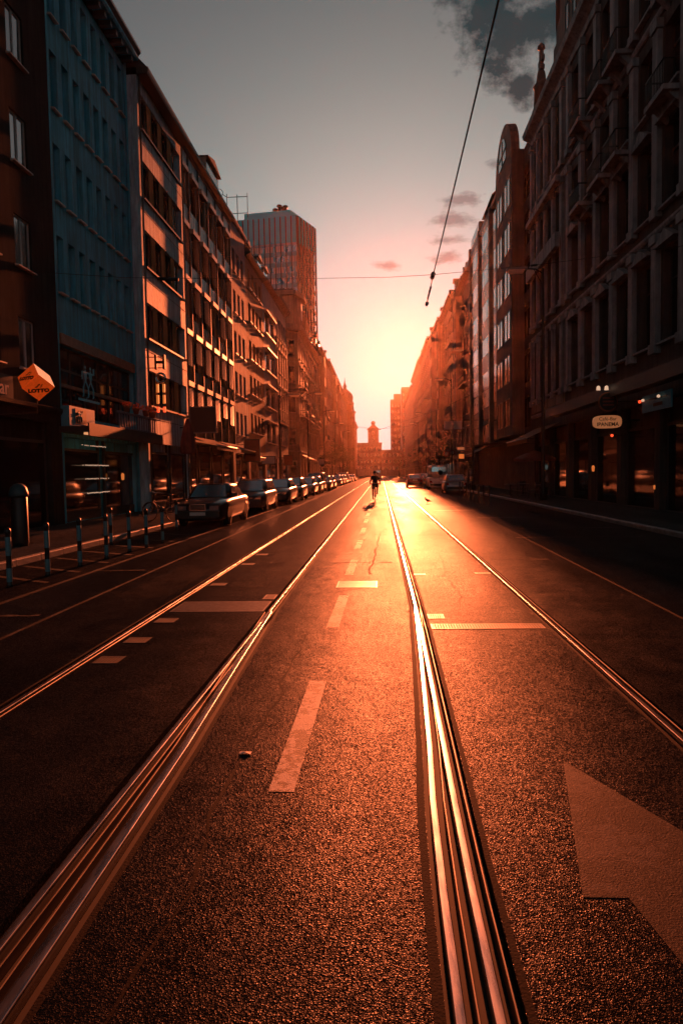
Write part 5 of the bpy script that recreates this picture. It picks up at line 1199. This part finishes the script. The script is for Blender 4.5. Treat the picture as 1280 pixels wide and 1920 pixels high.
# ------------------------------------------------------------------ lottery cube sign
c0 = Vector((-9.6, 18.78, 4.42)); vd = (c0 - Vector((0, 0, EYE))).normalized()
ir = vd.cross(Vector((0, 0, 1))).normalized(); iu = ir.cross(vd)
def im(x, y, z): return ir * x - iu * y + vd * z
ea = im(-90, -250, 411).normalized(); eb = im(345, 300, 176); eb = (eb - ea * eb.dot(ea)).normalized(); ec = ea.cross(eb)
if ec.dot(im(-350, 270, 211)) < 0: ec = -ec
s_ = 0.60
t = thing('lottery_sign', 'glowing orange cube sign reading LOTTO hanging on its corner', 'sign', c0)
near = -(ea + eb + ec) * s_ / 2
def cube_face(o, u, v, m, name):
    n = u.cross(v).normalized(); n = n if n.dot(o + (u + v) * s_ / 2) > 0 else -n
    p = o; f = MB().face([p, p + u * s_, p + (u + v) * s_, p + v * s_]).face([p + (u * .03 + v * .03) * s_ + n * .004, p + (u * .97 + v * .03) * s_ + n * .004, p + (u * .97 + v * .97) * s_ + n * .004, p + (u * .03 + v * .97) * s_ + n * .004])
    return f.build(name, m, t), n
fA, nA = cube_face(near, ea, ec, 'lotto_box', 'face_panel'); fB, nB = cube_face(near, eb, ec, 'lotto_box', 'face_panel'); fC, nC = cube_face(near, ea, eb, 'lotto_lit_side', 'face_panel')
for o_, u_, v_ in ((near + ea * s_, eb, ec), (near + eb * s_, ea, ec), (near + ec * s_, ea, eb)): cube_face(o_, u_, v_, 'lotto_box', 'face_panel')
def emblem(face, n, ctr, rx, upv):
    M_ = Matrix((rx, upv, n)).transposed().to_4x4(); q = M_.to_euler()
    o = text('LOTTO', 0.15, 'sign_black', face, ctr + n * .008 - upv * .09, q, 0.003, 'lettering', 'CENTER', 1.1, 0.011)
    g = MB()
    for (ax, ay, an, ln, wd) in ((-.055, .035, 15, .10, .042), (.0, .095, 35, .10, .042), (.075, .085, 40, .075, .032), (.055, .03, 22, .075, .03)):
        a = R(an); pts = []
        for k in range(12):
            th = 2 * math.pi * k / 12; lx, ly = ln / 2 * math.cos(th), wd / 2 * math.sin(th) * (1.0 if math.cos(th) > -.6 else .8)
            pts.append(ctr + rx * (ax + lx * math.cos(a) - ly * math.sin(a)) + upv * (ay + lx * math.sin(a) + ly * math.cos(a)) + n * .008)
        g.face(pts)
    g.build('clover_emblem', 'sign_black', face)
def ortho(n, u):
    rx = (u - n * u.dot(n)).normalized(); upv = n.cross(rx); return rx, upv
rxA, upA = ortho(nA, -(ea + ec)); emblem(fA, nA, near + (ea + ec) * s_ / 2, rxA, upA)
rxB, upB = ortho(nB, eb - ec); emblem(fB, nB, near + (eb + ec) * s_ / 2, rxB, upB)
MB().tube([(0, 0, -.42), (0, 0, -.85), (-2.4, 0, -.95)], .022, 6).build('bracket', 'dark_metal', t)

FL = (R(90), 0, R(90))      # text lying on a left facade, read from the street
FR = (R(90), 0, R(-90))
t = thing('bar_sign', 'dim red letters ending in bar on the dark house', 'sign', (-11.07, 18.95, 4.42))
text('bar', 0.62, 'letters_dim', t, (0, 0.62, 0), FL, 0.02)
MB().box(-.03, -.005, -2.4, 1.3, -.42, .42).build('backboard', 'trim', t)

# two-figure emblem (paint on the first-floor glass, faint glow added) and its light box
def twins(par, m, sc, x, y0, z0):
    g = MB(); S = lambda a, b: (x, y0 + a * sc, z0 + b * sc)
    for cx_ in (.33, .72):
        g.lathe([(.005, 0), (.055, .02), (.065, .06), (.05, .1), (.005, .12)], (0, 0, 0), 8) if False else None
        g.face([(x, y0 + (cx_ + .06 * math.cos(2 * math.pi * k / 10)) * sc, z0 + (1.0 + .06 * math.sin(2 * math.pi * k / 10)) * sc) for k in range(10)])
        g.face([S(cx_ - .16, .84), S(cx_ + .16, .84), S(cx_ + .05, .56), S(cx_ - .05, .56)])
        g.tube([S(cx_, .92), S(cx_, .84)], .02 * sc, 5)
        for d in (-1, 1): g.tube([S(cx_, .56), S(cx_ + d * .19, .34), S(cx_ + d * .19, .06), S(cx_ + d * .19 - .06, .03)], .022 * sc, 5)
    g.tube([S(.08, .58), S(.08, .83), S(.97, .83), S(.97, 1.03)], .028 * sc, 5)
    return g.build('twin_emblem', m, par)
t = thing('window_emblem', 'teal emblem of two linked figures on the first floor glass', 'emblem', (-11.10, 25.0, 4.62))
twins(t, 'sign_teal_glow', 1.15, 0, .1, .12); MB().box(-.004, .0, -.2, 1.75, -.02, .07).box(-.004, 0, .5, .55, .07, .14).build('lettering_bar', 'sign_teal_glow', t)
t = thing('light_box', 'teal light box with dark square emblem panel by the shop door', 'sign', (-10.75, 23.25, 3.42))
MB().box(-.3, 0, 0, 2.1, 0, .82).build('box', 'sign_teal', t); p = MB().box(.001, .01, .45, 1.35, .22, .76).build('panel', 'trim', t); twins(p, 'sign_teal', .42, .013, .62, .27)
MB().box(.001, .01, .5, 1.5, .08, .13).build('lettering_bar', 'trim', t)

# shop canopy with lit strip, terrace planters and strings of bulbs behind the glass
t = thing('shop_canopy', 'shop canopy with glowing strip lights below the teal house', 'canopy', (-11.4, 23.2, 3.2))
MB().box(0, 1.3, 0, 8.0, .12, .32).box(1.31, 1.36, 0, 8.0, -.02, .42).build('roof_slab', 'frame_dark', t)
for k in range(4): MB().box(1.0, 1.24, .35 + 1.05 * k, 1.3 + 1.05 * k, .04, .115).build('strip_light', 'lamp_warm', t)
for y in (5.4, 6.0): MB().box(1.1, 1.24, y, y + .45, .04, .115).build('strip_light', 'lamp_warm', t)
t = thing('flower_terrace', 'low balustrade with potted orange flowers above the shop canopy', 'terrace', (-10.25, 26.4, 3.64))
g = MB().box(-.06, .06, 0, 4.4, .62, .70).box(-.06, .06, 0, 4.4, 0, .06)
for k in range(16): g.box(-.025, .025, .1 + .28 * k, .16 + .28 * k, .061, .619)
g.build('balustrade', 'wall_mauve', t)
for k, y in enumerate((.9, 2.0, 3.2, 4.1)):
    q = MB().lathe([(.10, 0), (.15, .22), (.16, .25), (.02, .25)], (0, y, .72), 10).build('flower_pot', 'terracotta', t)
    f = MB()
    for j in range(26):
        c = Vector((random.gauss(0, .12), y + random.gauss(0, .16), 1.05 + random.gauss(0, .07))); u = Vector((random.uniform(-1, 1), random.uniform(-1, 1), random.uniform(-1, 1))).normalized() * .06; v = u.orthogonal().normalized() * .05
        f.face([c - u, c - v, c + u, c + v])
    tag(f.build('blossoms', 'blossom', q), kind='stuff')
def bulbs(label, y0, y1, z, n, x=-11.16, jit=.01):
    t = thing('light_string', label, 'lights', (x, y0, z), 0, 'strings of small lights in the shop')
    MB().tube([(0, 0, .03), (0, y1 - y0, .03)], .006, 5).build('cable', 'wire', t)
    g = MB()
    for k in range(n):
        if random.random() < .9: g.lathe([(.003, -.022), (.018, -.01), (.018, .008), (.004, .02)], (0, (y1 - y0) * k / n, random.uniform(-jit, jit)), 6)
    tag(g.build('bulbs', 'lamp_bulb', t), kind='stuff')
bulbs('topmost string of tiny lights under the shop canopy', 25.1, 27.4, 2.95, 18); bulbs('upper string of tiny lights in the dark shop window', 25.1, 27.6, 2.2, 22)
bulbs('middle string of tiny lights in the dark shop window', 25.3, 27.6, 1.68, 18); bulbs('lowest string of tiny lights in the dark shop window', 25.3, 27.6, 1.13, 22, jit=.02)

# key-shaped blade sign
t = thing('key_sign', 'blade sign with ring and bars like a key on the concrete house', 'sign', (-10.8, 31.45, 5.0))
MB().tube([(0, 0, 2.25), (.9, 0, 2.25)], .022, 6).tube([(0, 0, 1.75), (.9, 0, 1.75)], .022, 6).build('bracket', 'dark_metal', t)
MB().box(.42, .52, -.1, .1, 1.68, 2.34).box(.80, .90, -.1, .1, 1.68, 2.34).box(.521, .799, -.1, .1, 1.96, 2.06).build('letter_block', 'neon_amber', t) if False else MB().box(.42, .52, -.1, .1, 1.68, 2.34).box(.80, .90, -.1, .1, 1.68, 2.34).box(.521, .799, -.1, .1, 1.96, 2.06).build('letter_block', 'trim', t)
MB().tube([(.66 + .22 * math.cos(a), 0, 1.28 + .22 * math.sin(a)) for a in [2 * math.pi * k / 18 for k in range(19)]], .05, 8, caps=False).build('ring', 'chrome', t)
for x in (.50, .80):
    for z0, z1 in ((.62, 1.0), (.1, .5), (-.3, -.05)): MB().box(x - .05, x + .05, -.05, .05, z0, z1).build('bar', 'neon_amber' if z0 > 0 else 'red_glow', t)

def board(name, label, x, y0, y1, z0, z1, m, frame, brk=None, th=.12):
    t = thing(name, label, 'sign', (x, (y0 + y1) / 2, z0)); h = (y1 - y0) / 2; H_ = z1 - z0
    MB().box(-th / 2, th / 2, -h, h, 0, H_).build('panel', m, t)
    MB().box(-th / 2 - .02, th / 2 + .02, -h - .05, h + .05, -.06, -.001).box(-th / 2 - .02, th / 2 + .02, -h - .05, h + .05, H_ + .001, H_ + .06).box(-th / 2 - .02, th / 2 + .02, -h - .05, -h - .001, 0, H_).box(-th / 2 - .02, th / 2 + .02, h + .001, h + .05, 0, H_).build('frame', frame, t)
    return t
# projecting boards stand square to the street so both sides read along it
def blade(name, label, x0, x1, y, z0, z1, m, frame, wallx=-10.8, th=.16, txt=None, tm='sign_black'):
    t = thing(name, label, 'sign', ((x0 + x1) / 2, y, z0)); h = (x1 - x0) / 2; H_ = z1 - z0
    MB().box(-h, h, -th / 2, th / 2, 0, H_).build('panel', m, t)
    MB().box(-h - .05, h + .05, -th / 2 - .015, th / 2 + .015, -.06, -.001).box(-h - .05, h + .05, -th / 2 - .015, th / 2 + .015, H_ + .001, H_ + .06).box(-h - .05, -h - .001, -th / 2 - .015, th / 2 + .015, 0, H_).box(h + .001, h + .05, -th / 2 - .015, th / 2 + .015, 0, H_).build('frame', frame, t)
    e = -h if wallx < x0 else h; L_ = abs(wallx - (x0 if wallx < x0 else x1))
    MB().tube([(e, 0, H_ * .8), (e - L_ if wallx < x0 else e + L_, 0, H_ * .8)], .025, 6).tube([(e, 0, H_ * .2), (e - L_ if wallx < x0 else e + L_, 0, H_ * .2)], .025, 6).build('bracket', 'dark_metal', t)
    if txt: text(txt, H_ * .4, tm, t, (0, -th / 2 - .004, H_ / 2), (R(90), 0, 0), .003)
    return t
blade('framed_board', 'dark framed square board projecting above the first awning', -10.1, -8.75, 36.2, 4.05, 5.35, 'trim', 'gutter')
blade('hanging_sign', 'dark hanging sign beside the mauve house shop', -10.1, -9.0, 50.6, 2.75, 4.3, 'red_cloth', 'frame_dark')
blade('hanging_sign', 'pale hanging sign under the ochre house', -10.2, -9.1, 58.6, 2.65, 3.25, 'plate_white', 'frame_dark')
blade('hanging_sign', 'small dark red hanging sign by the classical house', -10.2, -9.3, 72, 2.7, 3.7, 'red_cloth', 'frame_dark')
blade('hanging_sign', 'small pale hanging sign past the ornate corner house', -10.2, -9.3, 112, 3.2, 4.1, 'plate_white', 'frame_dark')
t = thing('closed_parasol', 'closed red cloth parasol with pointed top before the concrete house', 'parasol', (-9.55, 33.6, .118))
MB().tube([(0, 0, 0), (0, 0, 4.5)], .035, 8).build('pole', 'dark_metal', t)
MB().grid([[(r * (1 + .14 * math.cos(8 * a)) * math.cos(a), r * (1 + .14 * math.cos(8 * a)) * math.sin(a), z) for a in [2 * math.pi * k / 32 for k in range(32)]] for r, z in ((.30, 2.7), (.36, 2.78), (.34, 3.3), (.22, 3.9), (.06, 4.4), (.02, 4.5))], 0, True, True, True).build('canopy', 'red_cloth', t)
MB().box(-.3, .3, -.3, .3, 0, .1).build('foot', 'kerb_stone', t)

def awning(label, x_w, x_f, y0, y1, zw, zf, m='awning_cloth', front=True, val=.28):
    t = thing('awning', label, 'awning', (x_w, y0, 0)); d = x_f - x_w; n = max(3, int((y1 - y0) / .5)); g = MB()
    MB().grid([[(0, (y1 - y0) * k / n, zw), (d * .5, (y1 - y0) * k / n, (zw + zf) / 2 - .04), (d, (y1 - y0) * k / n, zf)] for k in range(n + 1)], 0, True).build('cloth', m, t)
    MB().tube([(d, 0, zf), (d, y1 - y0, zf)], .045, 8).build('front_bar', 'sill_pale', t)
    MB().grid([[(d + .01, (y1 - y0) * k / (n * 2), zf - .03), (d + .02, (y1 - y0) * k / (n * 2), zf - val + .04 * (k % 2))] for k in range(n * 2 + 1)], 0, False).build('valance', m, t)
    for y in (.15, y1 - y0 - .15): MB().tube([(0, y, zf - .1), (d, y, zf - .02)], .02, 6).build('arm', 'dark_metal', t)
    return t
awning('nearer of the two awnings with bright front bar, left row', -10.8, -9.3, 38.6, 44.0, 4.0, 3.45)
awning('farther of the two awnings with bright front bar, left row', -10.8, -9.3, 45.2, 51.0, 4.0, 3.45)
awning('small awning below the mauve house', -10.8, -9.6, 52.2, 56.6, 3.6, 3.1)
awning('awning in front of the modern house on the right', 10.5, 8.6, 41.0, 47.4, 4.5, 3.6)
awning('awning at the far end of the glazed bays', 10.5, 8.8, 66.0, 72.0, 4.2, 3.4)
awning('round corner awning of the ornate corner house', -10.8, -9.4, 93.0, 100.0, 4.4, 3.7)

# ticket machine, bin, chairs and tables
mat('lid_blue', (0.03, 0.08, 0.10), 0.5, 0, 0.1)
t = thing('street_bin', 'street bin with pale domed lid near the left edge', 'bin', (-8.6, 15.75, .118))
MB().lathe([(.17, 0), (.19, .1), (.19, 1.15), (.17, 1.18)], (0, 0, 0), 14).build('drum', 'black_paint', t); MB().lathe([(.22, 1.19), (.22, 1.26), (.18, 1.40), (.10, 1.48), (.01, 1.50)], (0, 0, 0), 14).build('lid', 'lid_blue', t)
def cafe_chair(label, x, y, rz):
    t = thing('cafe_chair', label, 'chair', (x, y, .118), rz, 'cafe chairs on the right pavement')
    MB().box(-.2, .2, -.2, .2, .43, .46).build('seat', 'frame_dark', t)
    MB().box(-.2, .2, -.22, -.19, .6, .88).tube([(-.19, -.2, .46), (-.19, -.21, .9)], .014, 5).tube([(.19, -.2, .46), (.19, -.21, .9)], .014, 5).build('backrest', 'frame_dark', t)
    for sx_ in (-1, 1):
        for sy in (-1, 1): MB().tube([(sx_ * .17, sy * .17, .43), (sx_ * .2, sy * .2, 0)], .014, 5).build('leg', 'dark_metal', t)
def cafe_table(label, x, y):
    t = thing('cafe_table', label, 'table', (x, y, .118), 0, 'cafe tables on the right pavement')
    MB().lathe([(.02, .72), (.36, .72), (.37, .735), (.36, .75), (.02, .752)], (0, 0, 0), 16).build('table_top', 'gutter', t); MB().tube([(0, 0, .02), (0, 0, .72)], .03, 8).build('stem', 'dark_metal', t); MB().lathe([(.26, 0), (.24, .03), (.03, .05)], (0, 0, 0), 12).build('base', 'dark_metal', t)
cafe_table('cafe table nearest the lamp post on the right', 9.2, 40.0); cafe_table('cafe table farther along under the right awning', 9.0, 44.0)
for k, (x, y, a, lab) in enumerate(((8.6, 39.6, 80, 'cafe chair street side of the nearer cafe table'), (9.4, 39.3, 10, 'cafe chair on the near side of the nearer cafe table'), (9.3, 40.8, 190, 'cafe chair behind the nearer cafe table'), (8.4, 43.8, 80, 'cafe chair street side of the farther cafe table'), (9.2, 44.8, 190, 'cafe chair behind the farther cafe table'))): cafe_chair(lab, x, y, R(a))
cafe_table('pale topped table standing by the dark post row', 8.0, 43.0)
t = thing('parasol', 'dark open parasol over the cafe tables on the right', 'parasol', (9.3, 42.0, .118))
MB().tube([(0, 0, 0), (0, 0, 2.75)], .03, 8).build('pole', 'dark_metal', t)
MB().grid([[(r * math.cos(2 * math.pi * k / 8), r * math.sin(2 * math.pi * k / 8), z) for k in range(8)] for r, z in ((1.25, 2.15), (1.25, 2.3), (.7, 2.55), (.03, 2.78))], 0, False, True, False).build('canopy', 'red_cloth', t)

# right-hand shop signs
t = thing('oval_sign', 'lit oval bar sign on the dark stone house', 'sign', (9.2, 28.5, 3.62))
ov = [(.56 * math.copysign(abs(math.cos(a)) ** .5, math.cos(a)), .26 * math.copysign(abs(math.sin(a)) ** .6, math.sin(a))) for a in [2 * math.pi * k / 28 for k in range(28)]]
MB().prism(ov, -.09, .09).build('light_case', 'oval_face', t)
text('Café-Bar', .20, 'sign_black', t, (0, -.096, .11), (R(90), 0, 0), .002); text('IPANEMA', .21, 'sign_black', t, (0, -.096, -.11), (R(90), 0, 0), .002, bold=.004)
MB().tube([(.56, 0, .05), (1.3, 0, .05)], .03, 6).build('bracket', 'dark_metal', t)
t = thing('round_sign', 'dark round sign with three small spotlights above the oval sign', 'sign', (9.2, 28.4, 4.42))
MB().tube([(.36 * math.cos(a), 0, .36 * math.sin(a)) for a in [2 * math.pi * k / 24 for k in range(25)]], .035, 6, caps=False).build('ring', 'terracotta', t)
MB().prism([(.34 * math.cos(2 * math.pi * k / 24), .34 * math.sin(2 * math.pi * k / 24)) for k in range(24)], -.05, .05).build('disc', 'trim', t)
for k in range(3): MB().box(-.22, .22, -.062, -.051, -.16 + .14 * k, -.10 + .14 * k).build('lettering_bar', 'red_cloth', t)
for k, x in enumerate((-.42, -.1, .2)): MB().lathe([(.02, .12), (.07, .08), (.085, -.06), (.02, -.065)], (x, -.12, .52), 10).build('spotlight', 'lamp_bulb' if k < 2 else 'gutter', t)
MB().tube([(.36, 0, 0), (1.3, 0, 0)], .03, 6).build('bracket', 'dark_metal', t)
t = thing('fascia_sign', 'pale teal fascia panel with two bright lamps, far right', 'sign', (9.95, 24.2, 3.8))
MB().box(0, .06, 0, 2.6, 0, .62).build('panel', 'sign_teal', t); MB().box(-.012, -.001, .3, 2.2, .40, .46).box(-.012, -.001, .7, 1.5, .15, .27).build('lettering_bar', 'trim', t)
for y in (.75, 2.2): MB().lathe([(.01, -.05), (.06, -.03), (.06, .03), (.01, .06)], (-.12, y, .45), 8).build('lamp', 'lamp_bulb', t)
for (lab, y, z, x) in (('small red lamp on the dark house right of the oval sign', 26.9, 4.25, 9.9), ('small red lamp below the oval bar sign', 28.2, 3.05, 9.3)):
    o = tag(MB().lathe([(.01, -.06), (.05, -.04), (.06, 0), (.05, .04), (.01, .06)], (0, 0, 0), 8).box(0.05, .6 if x > 9.5 else 1.2, -.01, .01, -.01, .01, 1).build('wall_lamp', ['red_glow', 'dark_metal'], None, (x, y, z)), lab, 'lamp')
t = thing('flag_pair', 'pair of pale banners hanging from a bracket on the right', 'banner', (8.4, 76.2, 5.9))
for k in range(2): MB().grid([[(-.5 + 1.05 * k - .9 + .9 * i / 4, .05 * math.sin(i * 1.3), 1.35 - .9 * j) for j in (0, .5, 1)] for i in range(5)], 0, True).build('banner', 'plate_white', t)
MB().tube([(-1.6, 0, 1.4), (2.1, 0, 1.4)], .03, 6).build('bracket', 'dark_metal', t)
for (lab, y, zz) in (('left of two round traffic signs above the white van', 79.0, 0), ('right of two round traffic signs above the white van', 79.6, .15)):
    t = thing('traffic_sign', lab, 'traffic sign', (7.5 + (.7 if zz else 0), y, .118))
    MB().tube([(0, 0, 0), (0, 0, 3.9 + zz)], .035, 8).build('post', 'gutter', t)
    MB().lathe([(.01, 0), (.34, 0), (.35, .015), (.34, .03), (.01, .03)], (0, 0, 0), 18).build('disc', 'red_cloth', t, (0, -.04, 3.6 + zz), (R(90), 0, 0)); MB().lathe([(.01, 0), (.2, 0), (.2, .008), (.01, .008)], (0, 0, 0), 18).build('face', 'plate_white', t, (0, -.078, 3.6 + zz), (R(90), 0, 0))
for k, (lab, y, x, z, w_, h_) in enumerate((('lit rectangular shop sign beyond the coppery bays', 80.5, 9.3, 4.2, .8, .3), ('amber window sign below the lit rectangle', 80.7, 9.4, 3.2, .6, .5))):
    blade('shop_sign', lab, x - w_ / 2, x + w_ / 2, y, z, z + h_, 'oval_face' if k == 0 else 'neon_amber', 'frame_dark', 10.5)
# a lit doorway lamp cluster deep in the shops on each side
for (lab, x, y, z, s2) in (('warm lantern in the left shop doorway', -11.0, 28.6, 1.75, 1), ('second warm lantern farther along the left shop', -10.9, 31.6, 1.7, 1), ('warm lamp glowing inside the right cafe', 10.2, 33.6, 1.75, -1), ('tiny twin lamp low in the dark right shop', 10.2, 26.2, 1.0, -1)):
    t = thing('lantern', lab, 'lamp', (x, y, z)); k_ = .55 if 'tiny' in lab else 1
    MB().lathe([(.02, -.16 * k_), (.06 * k_, -.14 * k_), (.075 * k_, .08 * k_), (.03 * k_, .14 * k_)], (0, 0, 0), 8).build('glass', 'neon_amber', t); MB().lathe([(.09 * k_, .141 * k_), (.05 * k_, .2 * k_), (.01, .24 * k_)], (0, 0, 0), 8).build('cap', 'dark_metal', t); MB().tube([(0, 0, .23 * k_), (-s2 * .5, 0, .3)], .012, 5).build('bracket', 'dark_metal', t)

# ------------------------------------------------------------------ street trees
def tree(label, x, y, h, cr, seed):
    rnd = random.Random(seed); t = thing('street_tree', label, 'tree', (x, y, .118))
    tk = MB().tube([(0, 0, 0), (.05, .03, h * .25), (-.04, .05, h * .5), (.02, 0, h * .8)], [.16, .12, .09, .03], 8)
    for k in range(7):
        a = rnd.uniform(0, 6.28); z0 = h * rnd.uniform(.35, .6); l = cr * rnd.uniform(.6, .95)
        tk.tube([(0, 0, z0), (math.cos(a) * l * .5, math.sin(a) * l * .5, z0 + l * .45), (math.cos(a) * l, math.sin(a) * l, z0 + l * .8)], [.05, .03, .01], 5)
    tk.build('trunk', 'bark', t)
    g = MB(); clumps = [(Vector((rnd.gauss(0, cr * .45), rnd.gauss(0, cr * .45), h * .64 + rnd.gauss(0, h * .14))), rnd.uniform(.5, .95)) for _ in range(26)]
    for c, r in clumps:
        for _ in range(75):
            d = Vector((rnd.gauss(0, 1), rnd.gauss(0, 1), rnd.gauss(0, .8))).normalized() * r * rnd.uniform(.4, 1); p = c + d
            u = Vector((rnd.uniform(-1, 1), rnd.uniform(-1, 1), rnd.uniform(-1, 1))).normalized() * .10; v = u.orthogonal().normalized() * .06
            g.face([p - u, p - v, p + u, p + v])
    g.build('crown', 'leaf', t)
tree('street tree on the left pavement past the corner house', -8.4, 118, 7.5, 2.2, 1); tree('second tree on the left pavement, farther off', -8.4, 140, 8, 2.3, 2); tree('third tree on the left pavement, farthest off', -8.4, 170, 8, 2.3, 5)
tree('street tree on the right pavement behind the traffic signs', 8.8, 104, 7.0, 2.1, 3); tree('rounder tree on the right, far down the street', 8.6, 150, 8.0, 2.6, 4); tree('farthest small tree right of the street end', 6.4, 240, 9, 3.2, 6)
